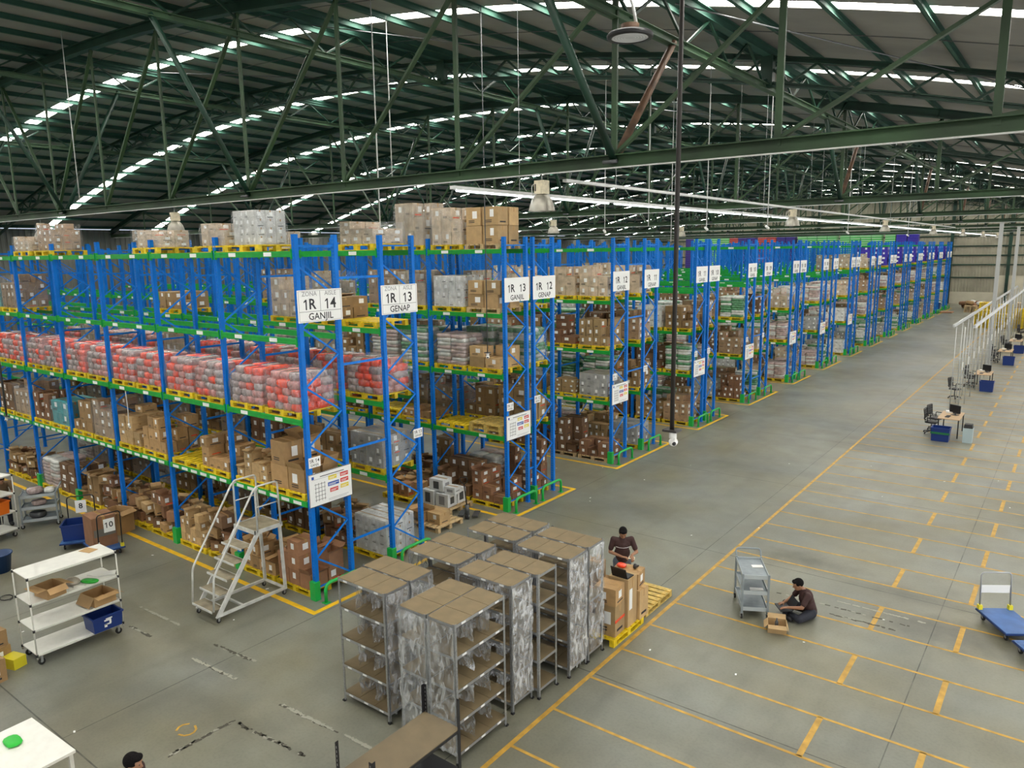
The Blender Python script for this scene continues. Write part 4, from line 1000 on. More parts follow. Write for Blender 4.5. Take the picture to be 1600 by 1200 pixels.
# grey three-shelf steel carts
def steel_cart(label, x, y, rz, W_=.5, L_=.9, H=.93, zs=(.2, .55, .88), solid=True):
    t = thing('service_cart', label, 'service cart', (x, y, 0), rz)
    for sx in (-1, 1):
        for sy in (0, 1): put('leg', MB().bx(sx * W_ / 2 - .02, sx * W_ / 2 + .02, sy * L_ - .02, sy * L_ + .02, .12, H, GREYST), t); caster(t, sx * W_ / 2, sy * L_, .125, .05)
    for z in zs:
        s = put('tray', MB().bx(-W_ / 2, W_ / 2, 0, L_, z, z + .012, GREYST), t); B = MB(); lip = LIP
        for sx in (-1, 1): B.bx(sx * W_ / 2 - .006, sx * W_ / 2 + .006, 0, L_, z - .03, z + .05, lip)
        for yy in (0, L_): B.bx(-W_ / 2, W_ / 2, yy - .006, yy + .006, z - .03, z + .05, lip)
        put('tray_lip', B, s)
    put('push_handle', bent([(-W_ / 2, L_, H - .05), (-W_ / 2, L_ + .1, H + .14), (W_ / 2, L_ + .1, H + .14), (W_ / 2, L_, H - .05)], .016, GREYST, .07), t); return t
LIP = mat('light grey tray lip', (.45, .50, .52), .4, .2)
steel_cart('grey three-tray steel cart standing beside the seated person', -4.63, 14.05, .50, .5, .92, .95)
tag(put('crumpled_paper', MB().box((0, 0, .01), (.22, .12, .02), PAP), None, (-4.78, 14.55, .893), rz=.6), 'crumpled white paper on the top tray of the grey cart', 'paper')
tag(put('white_tape_piece', MB().box((0, 0, .01), (.26, .1, .02), WPL), None, (-4.66, 14.2, .563), rz=.5), 'white wrapped piece on the middle tray of the grey cart', 'packet')
steel_cart('grey steel cart loaded with loose parts by the left racks', -22.9, 7.6, -.5, .55, .85, .95)
for q, (x, y, z, s_, lb) in enumerate(((-22.75, 7.9, .893, .34, 'clear plastic film bundle on top of the loaded grey cart'), (-22.55, 8.2, .893, .26, 'grey plastic bag lump on top of the loaded grey cart'), (-22.72, 7.9, .213, .34, 'dark bagged goods on the bottom tray of the loaded grey cart'), (-22.7, 7.95, .563, .3, 'pale bagged goods on the middle tray of the loaded grey cart'))):
    tag(put('goods_bag', MB().ell((0, 0, s_ * .28), (s_, s_ * 1.2, s_ * .56), (CLRB, SACKW, DSTEEL, SACKP)[q], p=.6), None, (x, y, z), rz=q), lb, 'bag')
# pallets with cartons by the yellow line
tg = 'cartons on the floor pallet beside the standing person'
def pal(label, x, y, rz, pm): o = put('pallet', PM[pm], None, (x, y, 0), rz=rz); tag(o, label, 'pallet'); return o
pal('yellow-edged pallet under the cartons beside the last wrapped shelving unit', -6.86, 12.02, pi / 2, 0); pal('empty yellow slatted pallet at the yellow line beside the cartons', -6.92, 13.44, pi / 2, 2)
def bigc(lab, x, y, z, sx, sy, sz, rz, ci, v, band=None):
    o = put('carton', carton_mesh(ci, v, False), None, (x, y, z), sc=(sx, sy, sz), rz=rz); tag(o, lab, 'carton', tg)
    if band: put('red_tape', MB().bx(.5, .508, -.5, .5, .45, .54, REDB), o)
    return o
PK = CB[1]
bigc('tall carton with red tape nearest the shelving on the floor pallet', -6.62, 11.72, .1445, .42, .4, .62, .05, 1, 0, True)
bigc('worn carton tilted on the tall red-taped carton', -6.63, 11.71, .765, .44, .42, .34, .1, 0, 1)
bigc('tall pink-brown carton carrying the open laptop on the floor pallet', -6.6, 12.18, .1445, .42, .38, .98, .03, 1, 2)
bigc('short carton scribbled with black marker on the floor pallet edge', -6.55, 12.6, .1445, .4, .36, .6, 0, 1, 0)
bigc('carton with red print stacked on the scribbled carton', -6.72, 12.62, .745, .56, .4, .32, .15, 0, 1)
bigc('carton at the back corner of the floor pallet behind the laptop', -7.16, 12.15, .1445, .45, .45, .78, .05, 0, 2)
bigc('carton with cup on top beside the standing person', -7.25, 12.12, .925, .42, .34, .36, .12, 0, 2)
bigc('carton behind the tall red-taped carton', -7.12, 11.66, .1445, .42, .4, .72, 0, 2, 0)
def laptop(label, x, y, z, rz, ang=1.9):
    t = thing('laptop', label, 'laptop', (x, y, z), rz); put('keyboard_deck', MB().bx(-.17, .17, -.12, .12, 0, .018, BLACK).bx(-.15, .15, -.02, .1, .018, .02, mat('dark grey keys', (.05, .05, .055), .6)), t)
    M = Matrix.Rotation(ang - pi / 2, 3, 'X'); put('screen', MB().box(Vector((0, .12, .01)) + M.inverted() @ Vector((0, 0, .11)) , (.34, .01, .22), BLACK, M=M.inverted()), t); return t
laptop('open black laptop standing on the tall carton of the floor pallet', -6.58, 12.15, 1.127, 2.5 + .6)
t = thing('paper_cup', 'pale paper cup on the carton beside the standing person', 'cup', (-7.16, 12.2, 1.287)); put('cup_body', MB().lathe([(0, 0), (.035, 0), (.045, .1), (.041, .1), (.033, .01), (0, .01)], PK, n=14), t)
t = thing('tape_gun', 'small black tape gun on the carton with red print', 'tape gun', (-6.6, 12.68, 1.067)); put('tape_roll', MB().tube([(-.02, 0, .05), (.02, 0, .05)], .05, BLACK, n=14), t); put('grip', MB().bx(-.015, .015, .04, .14, 0, .03, BLACK), t)
tag(put('red_bag', MB().ell((0, 0, .04), (.2, .16, .08), REDB, p=.7), None, (-6.86, 12.6, 1.067)), 'red and white plastic bag on the carton with red print', 'bag')
tag(put('stuffed_bag', MB().ell((0, 0, .16), (.3, .3, .32), mat('tan paper bag', (.55, .45, .36), .6, bump=.5), p=.8), None, (-7.6, 12.3, 0)), 'pale stuffed bag on the floor behind the last shelving unit', 'bag')
open_box('carton', 'small open carton with a dark bottle on the floor before the seated person', -4.12, 13.86, 0, .34, .3, .17, .35, CB[1], flap=.5)
tag(put('bottle', MB().lathe([(0, 0), (.035, 0), (.035, .14), (.014, .18), (.014, .22), (0, .22)], DSTEEL, n=14), None, (-4.14, 13.9, .008)), 'dark bottle standing in the small open carton on the floor', 'bottle')
# white appliance boxes on a floor pallet at the end of rack 1R 13 GANJIL aisle
for (x, y, pm, lb) in ((-14.3, 15.55, 1, 'bare pallet with white appliance boxes in the aisle beside rack 1R 13 GANJIL'), (-15.9, 15.6, 0, 'yellow pallet with loose cartons in the aisle before rack 1R 13 GANJIL'), (-13.6, 14.3, 1, 'bare pallet with low film-covered cartons behind the rearmost shelving units')): pal(lb, x, y, 0, pm)
WB = [(-14.6, 15.3, .1445, .45, .4, .42, 'white appliance box with a black picture, front of the aisle pallet'), (-14.1, 15.35, .1445, .45, .42, .38, 'white appliance box at the aisle end of its pallet'), (-14.55, 15.75, .1445, .42, .38, .4, 'white appliance box at the back of the aisle pallet'), (-14.1, 15.8, .1445, .4, .36, .42, 'back white appliance box nearest the main aisle'), (-14.35, 15.4, .57, .5, .42, .34, 'white appliance box stacked on the aisle pallet'), (-13.9, 15.42, .53, .36, .32, .2, 'small white box on top at the aisle pallet corner')]
WBX = mat('white glossy carton', (.68, .70, .70), .35, var=.1)
for q, (x, y, z, a, b_, c_, lb) in enumerate(WB):
    B = MB(); B.bx(-a / 2, a / 2, -b_ / 2, b_ / 2, 0, c_, WBX); B.bx(-.1, .1, -b_ / 2 - .002, -b_ / 2, .06, c_ - .06, DSTEEL if q % 2 == 0 else SILV); B.bx(a / 2, a / 2 + .002, -.1, .08, .08, c_ - .1, DSTEEL if q % 2 else SILV); B.bx(-a / 2, a / 2, -.03, .03, c_, c_ + .002, TAPE)
    tag(put('appliance_box', B, None, (x, y, z), rz=.06 * (q % 3)), lb, 'box', 'white boxes on the aisle pallet')
for q, (x, y, z, a, b_, c_, ci, op, lb) in enumerate([(-16.2, 15.4, .1445, .4, .3, .28, 2, False, 'low reddish carton at the inner front of the yellow aisle pallet'), (-15.7, 15.35, .1445, .36, .3, .4, 2, False, 'upright reddish carton at the outer front of the yellow aisle pallet'), (-16.2, 15.85, .1445, .44, .34, .26, 0, True, 'open tan carton at the back of the yellow aisle pallet'), (-15.65, 15.85, .1445, .4, .3, .3, 0, False, 'tan carton at the back outer side of the yellow aisle pallet'), (-13.85, 14.1, .1445, .5, .4, .26, 0, True, 'open tan carton on the pallet behind the rearmost shelving units'), (-13.35, 14.2, .1445, .46, .4, .3, 1, False, 'pale carton on the pallet behind the rearmost shelving units'), (-13.7, 14.55, .1445, .6, .34, .2, 1, False, 'flat pale carton at the back of the pallet behind the shelving units')]):
    tag(put_c(ci, q % 4, op, (x, y, z), sc=(a, b_, c_), rz=.1 * (q % 4) - .1), lb, 'carton')
t = thing('pallet_jack', 'black hand pallet jack parked beside the white appliance boxes', 'pallet jack', (-13.1, 15.1, 0), .5)
B = bent([(0, 0, .35), (0, -.3, 1.1)], .018, BLACK); put('drawbar', B, t); put('loop_handle', bent([(0, -.3, 1.1), (-.1, -.34, 1.2), (-.1, -.37, 1.32), (.1, -.37, 1.32), (.1, -.34, 1.2), (0, -.3, 1.1)], .014, BLACK, .05), t)
put('hydraulic_pump', MB().tube([(0, 0, .12), (0, 0, .42)], .06, DSTEEL), t)
for s in (-1, 1): put('fork', MB().bx(s * .2 - .08, s * .2 + .08, .05, .5, .055, .085, DSTEEL), t)
B = MB(); wheel(B, 0, 0, .09, .1); put('steer_wheel', B, t)
# ================================================================== near-left table corner, flattened boxes
t = thing('packing_table', 'white packing table corner cut off at the bottom edge', 'table', (-10.6, 2.95, 0), .04)
put('tabletop', MB().bx(-.75, .52, -.7, .62, .86, .9, BOARD), t)
for sx in (-.7, .47):
    for sy in (-.65, .57): put('leg', MB().bx(sx - .025, sx + .025, sy - .025, sy + .025, 0, .86, CREAM), t)
tag(put('green_bag', MB().ell((0, 0, .03), (.3, .2, .06), GRPL, p=.7), None, (-10.95, 3.15, .9)), 'bright green bag on the white packing table', 'bag')
t_ = pal('bare pallet carrying flattened cartons at the bottom edge', -9.6, 3.3, .2, 1)
for q in range(5): tag(put('flattened_carton', MB().box((0, 0, .012), (.75, .5, .022), CB[q % 2]), None, (-9.62 + .06 * q, 3.55 - .05 * q, .1445 + .026 * q), rz=.5 + .08 * q), ['lowest', 'second lowest', 'middle', 'second highest', 'topmost'][q] + ' flattened brown carton on the pallet near the packing table', 'flattened carton', 'flattened cartons at the bottom edge')
for q, (x, y, z, a, b_, c_, lb) in enumerate([(-14.75, 4.0, 0, .5, .42, .42, 'brown carton with white labels at the left picture edge near the trolley'), (-15.35, 4.3, 0, .5, .4, .36, 'brown carton on the floor behind the labelled carton at the left edge'), (-15.35, 4.3, .36, .44, .36, .3, 'brown carton with a paper on top, stacked at the left edge')]):
    tag(put('carton', carton_mesh(0, q, False), None, (x, y, z), sc=(a, b_, c_), rz=.15), lb, 'carton')
tag(put('yellow_box', MB().bx(-.16, .16, -.12, .12, 0, .2, YPL), None, (-14.95, 4.5, 0), rz=.3), 'small yellow plastic box beside the cartons at the left edge', 'box')
t = thing('plastic_bucket', 'dark blue plastic tub on the floor at the left picture edge', 'tub', (-19.95, 6.0, 0)); put('tub_body', MB().lathe([(0, .01), (.2, 0), (.25, .42), (.28, .43), (.28, .46), (.24, .45), (.19, .03), (0, .03)], mat('dark blue plastic', (.01, .045, .14), .4), n=20), t)
tag(put('cable_coil', MB().tube([(.18 * math.cos(q * .7) * (1 - q * .01), .12 * math.sin(q * .7), .01 + .001 * q) for q in range(26)], .006, RUBBER, n=5), None, (-18.2, 5.5, 0)), 'thin black cable coiled on the floor at the left edge', 'cable')
# ================================================================== people
SKIN = mat('brown skin', (.34, .17, .095), .5); HAIR = mat('black hair', (.006, .005, .005), .85, bump=.6, scale=60, spec=.15)
def cap(B, p, q, r1, r2, m, n=12):
    p = Vector(p); q = Vector(q); pts = [p + (q - p) * t for t in (0, .33, .66, 1)]; B.tube(pts, [r1 + (r2 - r1) * t for t in (0, .33, .66, 1)], m, n=n)
    B.ell(p, (2 * r1,) * 3, m, 12, 8); B.ell(q, (2 * r2,) * 3, m, 12, 8)
def fuse(B, m, vox, it=3):
    o = put('tmp', B); r_ = o.modifiers.new('r', 'REMESH'); r_.mode = 'VOXEL'; r_.voxel_size = vox; r_.use_smooth_shade = True
    s = o.modifiers.new('s', 'SMOOTH'); s.iterations = it; s.factor = .5
    dg = bpy.context.evaluated_depsgraph_get(); dg.update(); me = bpy.data.meshes.new_from_object(o.evaluated_get(dg)); bpy.data.objects.remove(o)
    me.materials.clear(); me.materials.append(m); me.polygons.foreach_set('material_index', [0] * len(me.polygons)); me.polygons.foreach_set('use_smooth', [True] * len(me.polygons)); return me
def hand(B, w, dr, palmn, side, curl=.5):
    """palm and five bent fingers from wrist w along dr; palmn = palm normal, fingers curl towards it"""
    dr = Vector(dr).normalized(); pn = Vector(palmn); pn = (pn - dr * pn.dot(dr)).normalized(); ac = dr.cross(pn) * side; w = Vector(w)
    c_ = w + dr * .045
    for k in range(4): cap(B, w + ac * (k - 1.5) * .009, w + dr * .085 + ac * (k - 1.5) * .019, .015, .0115, SKIN, 8)
    for k, L_ in enumerate((.066, .076, .070, .052)):
        a = w + dr * .085 + ac * (k - 1.5) * .021; d1 = (dr * math.cos(curl) + pn * math.sin(curl)); d2 = (dr * math.cos(curl * 2.2) + pn * math.sin(curl * 2.2))
        b_ = a + d1 * L_ * .5; cap(B, a, b_, .0098, .009, SKIN, 8); cap(B, b_, b_ + d2 * L_ * .5, .009, .0078, SKIN, 8)
    a = w + dr * .025 - ac * .03; b_ = a + (dr * .6 - ac * .7 + pn * .4).normalized() * .04; cap(B, a, b_, .013, .011, SKIN, 8); cap(B, b_, b_ + (dr + pn * .5).normalized() * .03, .011, .009, SKIN, 8)
def person(label, loc, rz, J, shirt, pants, sleeve='short', hands=((0, -1, .1), (0, -1, .1)), tilt=.5, curl=.5, legs=True, vox=.0085, hairvol=1.0):
    j = {k: Vector(v) for k, v in J.items()}
    B = MB(); hd = j['head']; T = Matrix.Rotation(tilt, 3, 'X')
    def hp(x, y, z): return hd + T @ Vector((x, y, z))
    B.ell(hd, (.155, .19, .215), SKIN, 16, 12, T); B.ell(hp(0, -.03, -.055), (.12, .13, .12), SKIN, 14, 10, T)       # skull, jaw
    cap(B, hp(0, -.092, .015), hp(0, -.108, -.018), .010, .016, SKIN, 8); B.ell(hp(0, -.088, -.055), (.05, .02, .022), SKIN, 10, 6, T)
    for s in (-1, 1): B.ell(hp(s * .078, .005, -.005), (.018, .04, .06), SKIN, 8, 6, T); B.ell(hp(s * .032, -.082, .03), (.05, .02, .02), SKIN, 8, 6, T)
    cap(B, j['neck'] + (hd - j['neck']) * .6, j['neck'], .052, .058, SKIN)
    cap(B, j['neck'], j['chest'], .06, .13, SKIN); cap(B, j['chest'], j['pelvis'], .135, .125, SKIN)
    for s, a in ((-1, 'r'), (1, 'l')):
        cap(B, j['chest'] + Vector((0, 0, .08)), j['sh' + a], .08, .055, SKIN); cap(B, j['sh' + a], j['el' + a], .05, .038, SKIN); cap(B, j['el' + a], j['wr' + a], .038, .026, SKIN)
        hand(B, j['wr' + a], hands[0 if a == 'r' else 1], (0, 0, -1) if curl < .9 else (0, 0, 1), s, curl)
        if legs:
            cap(B, j['pelvis'], j['hip' + a], .11, .095, SKIN); cap(B, j['hip' + a], j['kn' + a], .085, .055, SKIN); cap(B, j['kn' + a], j['an' + a], .054, .036, SKIN); cap(B, j['an' + a], j['to' + a], .036, .03, SKIN)
    body = put('person', fuse(B, SKIN, vox), None, loc, rz=rz); tag(body, label, 'person')
    B = MB(); cap(B, j['neck'] - Vector((0, 0, .015)), j['chest'], .068, .14, shirt, 16); cap(B, j['chest'], j['pelvis'], .143, .138, shirt, 16); 
    mid = (j['chest'] + j['pelvis']) / 2; B.ell(mid, (.34, .25, .3), shirt, 16, 10); B.ell(j['chest'] + Vector((0, .01, .04)), (.38, .24, .28), shirt, 16, 10)
    for a in 'rl':
        e = j['sh' + a] + (j['el' + a] - j['sh' + a]) * (.72 if sleeve == 'short' else 1.0)
        cap(B, j['chest'] + Vector((0, 0, .07)), j['sh' + a], .085, .062, shirt); cap(B, j['sh' + a], e, .061, .057, shirt)
    sh = put('shirt', fuse(B, shirt, .011), body)
    col = MB(); col.lathe([(.062, -.01), (.072, .0), (.07, .03), (.058, .028)], shirt, n=16); put('collar', col, sh, j['neck'] - Vector((0, -.005, .01)))
    if legs:
        B = MB()
        for a in 'rl': cap(B, j['pelvis'] - Vector((0, 0, .02)), j['hip' + a], .135, .11, pants); cap(B, j['hip' + a], j['kn' + a], .108, .075, pants); cap(B, j['kn' + a], j['an' + a], .074, .058, pants)
        put('trousers', fuse(B, pants, .011), body)
        for a in 'rl':
            d = (j['to' + a] - j['an' + a]); d.z = 0; d.normalize(); c_ = (j['an' + a] + j['to' + a]) / 2
            B = MB(); ang = math.atan2(d.y, d.x) + pi / 2; B.ell((0, 0, 0), (.1, .27, .1), BLACK, 14, 8, Matrix.Rotation(ang, 3, 'Z'), p=.75); put('shoe', B, body, (c_.x, c_.y, max(.05, c_.z)))
    B = MB(); B.ell(hp(0, .018, .035), (.178 * hairvol, .205 * hairvol, .20 * hairvol), HAIR, 18, 12, T); B.ell(hp(0, -.045, .085), (.15, .11, .075), HAIR, 14, 8, T)
    hr = fuse(B, HAIR, .009, 2)
    # keep the face clear: drop hair in front of the forehead line
    bm = bmesh.new(); bm.from_mesh(hr); Ti = T.inverted()
    kill = [v for v in bm.verts if (lambda q: (q.y < -.055 and q.z < .065) or q.z < -.07)(Ti @ (v.co - hd))]
    bmesh.ops.delete(bm, geom=kill, context='VERTS'); bm.to_mesh(hr); bm.free(); put('hair', hr, body)
    for s in (-1, 1): put('eye', MB().ell((0, 0, 0), (.024, .012, .012), BLACK, 8, 6), body, hp(s * .032, -.090, .018))
    return body
BRSH = mat('dark brown polo cloth', (.045, .018, .016), .8, var=.15, scale=6); NAVY = mat('dark navy trousers', (.012, .014, .024), .8); JEAN = mat('grey blue jeans', (.10, .12, .15), .8, var=.15)
man = person('person in dark brown polo shirt standing behind the cartons and handling small papers', (-7.22, 13.28, 0), .62,
   dict(pelvis=(0, 0, .90), chest=(0, -.01, 1.22), neck=(0, -.03, 1.41), head=(0, -.09, 1.525), shr=(-.19, 0, 1.355), shl=(.19, 0, 1.355), elr=(-.26, -.02, 1.08), ell=(.29, -.08, 1.10), wrr=(-.03, -.25, 1.06), wrl=(.16, -.30, 1.12), hipr=(-.09, 0, .86), hipl=(.09, 0, .86), knr=(-.10, -.02, .47), knl=(.11, -.03, .47), anr=(-.11, .03, .09), anl=(.12, .02, .09), tor=(-.13, -.1, .035), tol=(.14, -.11, .035)), BRSH, JEAN, hands=((.9, -.5, .05), (.1, -.7, -.5)), tilt=.55, curl=.5)
put('chest_stripe', MB().tube([(-.15, -.118, 1.235), (-.08, -.16, 1.225), (0, -.172, 1.222), (.08, -.16, 1.225), (.15, -.118, 1.235)], .004, WHITE, n=5), man)
t = put('note_slip', MB().box((0, 0, 0), (.13, .09, .003), mat('cream paper slip', (.75, .70, .5), .6)), None, (-6.90, 13.10, 1.075), rot=(.2, .1, .4)); tag(t, 'cream paper slip held by the standing person', 'paper')
sit = person('person in dark brown polo shirt sitting cross-legged on the floor with a laptop', (-3.80, 14.74, 0), -.93,
   dict(pelvis=(0, .06, .13), chest=(0, -.04, .42), neck=(0, -.12, .60), head=(0, -.21, .70), shr=(-.19, -.08, .54), shl=(.19, -.08, .54), elr=(-.27, -.2, .32), ell=(.27, -.22, .33), wrr=(-.15, -.42, .25), wrl=(.12, -.44, .27), hipr=(-.10, .04, .13), hipl=(.10, .04, .13), knr=(-.36, -.30, .13), knl=(.36, -.30, .13), anr=(.06, -.46, .075), anl=(-.1, -.38, .075), tor=(.2, -.42, .05), tol=(-.22, -.36, .05)), BRSH, NAVY, hands=((.3, -1, -.1), (-.2, -1, -.1)), tilt=.35, curl=.35)
laptop('open dark laptop on the lap of the person sitting cross-legged', -3.80 - .8 * .48, 14.74 - .6 * .48, .205, -.93, 2.1)
person('person with short black hair at the bottom picture edge, only the head showing', (-8.33, 3.5, 0), 2.2,
   dict(pelvis=(0, 0, .92), chest=(0, 0, 1.24), neck=(0, -.01, 1.42), head=(0, -.04, 1.54), shr=(-.19, 0, 1.36), shl=(.19, 0, 1.36), elr=(-.26, .02, 1.08), ell=(.26, .02, 1.08), wrr=(-.25, -.12, .85), wrl=(.25, -.12, .85), hipr=(-.09, 0, .86), hipl=(.09, 0, .86), knr=(-.10, -.02, .47), knl=(.11, -.03, .47), anr=(-.11, .03, .09), anl=(.12, .02, .09), tor=(-.13, -.1, .035), tol=(.14, -.11, .035)), BRSH, NAVY, hands=((0, -.3, -1), (0, -.3, -1)), tilt=.2, vox=.011)
person('person in brown shirt bending over the loaded grey cart at the left edge', (-23.35, 7.3, 0), 1.3,
   dict(pelvis=(0, .08, .90), chest=(0, -.10, 1.16), neck=(0, -.22, 1.32), head=(0, -.31, 1.40), shr=(-.19, -.16, 1.27), shl=(.19, -.16, 1.27), elr=(-.25, -.25, 1.02), ell=(.25, -.25, 1.02), wrr=(-.15, -.46, 1.0), wrl=(.15, -.46, 1.0), hipr=(-.09, .06, .86), hipl=(.09, .06, .86), knr=(-.10, .02, .47), knl=(.11, .0, .47), anr=(-.11, .06, .09), anl=(.12, .02, .09), tor=(-.13, -.06, .035), tol=(.14, -.1, .035)), mat('olive brown shirt', (.14, .09, .045), .8), NAVY, hands=((0, -1, -.3), (0, -1, -.3)), tilt=.5, vox=.011)
# ================================================================== lamps and hanging things
BELLM = mat('dusty aluminium bell', (.36, .34, .29), .4, .55, var=.25, scale=6); BALL = mat('cream ballast box', (.62, .55, .40), .6, var=.2, scale=14)
def bell(label, x, y, top=8.66, cable=False):
    t = thing('high_bay_lamp', label, 'high bay lamp', (x, y, 0), group='bell-shaped lamps under the roof trusses')
    z = top - .62
    s = put('bell_shade', MB().lathe([(.235, z), (.232, z + .012), (.215, z + .09), (.175, z + .20), (.115, z + .27), (.075, z + .29), (.07, z + .285), (.11, z + .262), (.17, z + .19), (.208, z + .085), (.225, z + .005)], BELLM, n=28), t)
    put('ballast_box', MB().bx(-.10, .10, -.09, .09, z + .29, z + .52, BALL).bx(-.085, -.06, -.093, -.09, z + .34, z + .46, INK), t)
    put('hook', MB().tube([(0, 0, z + .52), (0, 0, top + .02)], .012, STEEL, n=6), t)
    put('bulb', MB().ell((0, 0, z + .12), (.1, .1, .2), WPL, 12, 8), t)
    put('lamp_cable', bent([(-.1, 0, z + .5), (-.22, 0, z + .45), (-.2, 0, z + .26), (-.12, 0, z + .24)], .009, PIPE, .06, 5), t)
B_ = 'bell-shaped high bay lamp '
for q, y in enumerate(TY): bell(B_ + ('%s in the lamp row over the rack ends' % ORD[q]), -7.68 if q else -7.69, y)
for q, x in enumerate((-19.8, -28.4)): bell(B_ + ('above the sixth bay' if q == 0 else 'farthest inward') + ' of the nearest rack', x, TY[0], 8.62)
for q, (x, y) in enumerate(((-17, TY[1]), (-18, TY[2]), (-27, TY[1]))): bell(B_ + '%s over the inner rack bays beyond the nearest truss' % ORD[q], x, y)
t = thing('round_led_lamp', 'round flat lamp with black rim hanging near the camera under the roof', 'lamp', (-3.78, 6.98, 9.40))
put('lamp_rim', MB().lathe([(.18, .0), (.225, .0), (.228, .03), (.21, .05), (.10, .07), (0, .07)], BLACK, n=36), t)
s = put('lens', MB().lathe([(0, .006), (.185, .006)], mat('ribbed pale lens', (.55, .56, .57), .3), n=36), t)
B = MB()
for q in range(5): B.lathe([(.05 + q * .028, .005), (.055 + q * .028, .002), (.06 + q * .028, .005)], mat('lens ring', (.72, .73, .74), .3), n=36)
put('lens_ring', B, s); put('heat_sink', MB().lathe([(.09, .07), (.09, .13), (0, .13)], RUST, n=16), t)
put('lamp_cable', MB().tube([(.06, .03, .1), (0, .05, .32), (-.1, .05, .55), (-.12, .05, 1.2), (-.12, .05, arch(-3.9) + .475 - 9.40)], .016, PIPE, n=6), t)
# fluorescent trunking over the main aisle
TUBEM = mat('lit fluorescent tube', (.9, .97, 1.0), .5, emit=5.0)
t = thing('fluorescent_trunking', 'long white fluorescent trunking hanging along the rack ends', 'light fitting', (-8.12, 0, 8.32))
put('channel', MB().bx(-.05, .05, 9.2, 104, .02, .07, PIPE), t)
y = 9.3
while y < 100: put('tube_lamp', MB().tube([(0, y, .0), (0, y + 2.3, .0)], .018, TUBEM, n=6), t); put('reflector', MB().bx(-.06, .06, y, y + 2.3, .012, .02, WPL), t); y += 2.55
for y in [11 + 6.375 * q for q in range(14)]: put('hanger_rod', MB().tube([(0, y, .07), (0, y, arch(-8.12) + .3 - 8.32)], .006, STEEL, n=5), t)
t = thing('cable_tray', 'grey unlit channel running beside the fluorescent trunking', 'cable tray', (-7.3, 0, 8.52)); put('channel', MB().bx(-.04, .04, 11.2, 60, 0, .05, PIPE), t)
for y in [13 + 6.375 * q for q in range(7)]: put('hanger_rod', MB().tube([(0, y, .05), (0, y, arch(-7.3) + .3 - 8.52)], .005, STEEL, n=5), t)
# drop-pole cameras
def campole(label, x, y, zb, zt, m, r_=.028, plate=.15, grp='security cameras on drop poles'):
    t = thing('camera_pole', label, 'security camera', (x, y, 0), group=grp); put('drop_pole', MB().tube([(0, 0, zb), (0, 0, arch(x) + .475)], r_, m, n=8), t)
    put('base_plate', MB().bx(-plate, plate, -.06, .06, zb - .02, zb, m), t); B = MB(); B.tube([(.02, -.02, zb - .02), (.02, -.02, zb - .08)], .035, WPL, n=12); B.ell((.03, -.03, zb - .11), (.085, .085, .085), WPL, 12, 8); c_ = put('camera_dome', B, t); put('camera_lens', MB().ell((.05, -.055, zb - .12), (.04, .04, .04), BLACK, 8, 6), c_)
campole('security camera on a long dark drop pole in front of the main aisle', -2.92, 6.3, 5.70, 11.4, mat('dark brown pole paint', (.022, .018, .016), .5), .022, .07)
campole('security camera hanging in front of the end bay of rack 1R 13 GANJIL', -11.36, 14.0, 4.95, 12.6, DSTEEL, .012, .06)
campole('security camera on a dark pole at the left edge above the loaded grey cart', -25.3, 8.3, 2.72, 12.9, DSTEEL, .03, .1)
tag(put('hanging_strap', MB().tube([(0, 0, 0), (.01, .01, .4), (0, 0, .89)], .012, PIPE, n=5).tube([(0, 0, 0), (.05, -.02, -.08)], .03, WPL, n=6), None, (-20.0, 9.365, 2.96)), 'white strap hanging from a green beam down to the wrapped cartons, left bays', 'strap')
for q, (x, y) in enumerate(((-11.6, 20), (-8.6, 20.5), (-7.05, 21), (-7.8, 33), (-7.8, 46))):
    t = thing('camera_bracket', 'small white camera on a hanging bracket, %s from the near truss' % ORD[q], 'security camera', (x, y, 0), group='small white cameras over the rack ends'); zb = 7.9
    put('drop_pole', MB().tube([(0, 0, zb), (0, 0, arch(x) + .475)], .014, PIPE, n=6), t); put('camera_body', MB().tube([(.05, -.06, zb - .02), (-.06, .06, zb + .04)], .035, WPL, n=10), t)
for q, (x, y, z0, z1) in enumerate(((-14.4, 14.0, 9.0, 12.6), (-9.9, 19.5, 8.0, 12.3), (-11.8, 25, 7.6, 12.6), (-24, 10.5, 9.0, 13), (-13.0, 12.2, 7.2, 12.5))):
    tag(put('conduit_pipe', MB().tube([(0, 0, 0), (0, 0, arch(x) + .475 - z0)], .014, PIPE, n=6), None, (x, y, z0)), 'thin white vertical conduit dropping from the roof, %s from the camera' % ORD[q], 'pipe', 'thin white drop conduits')
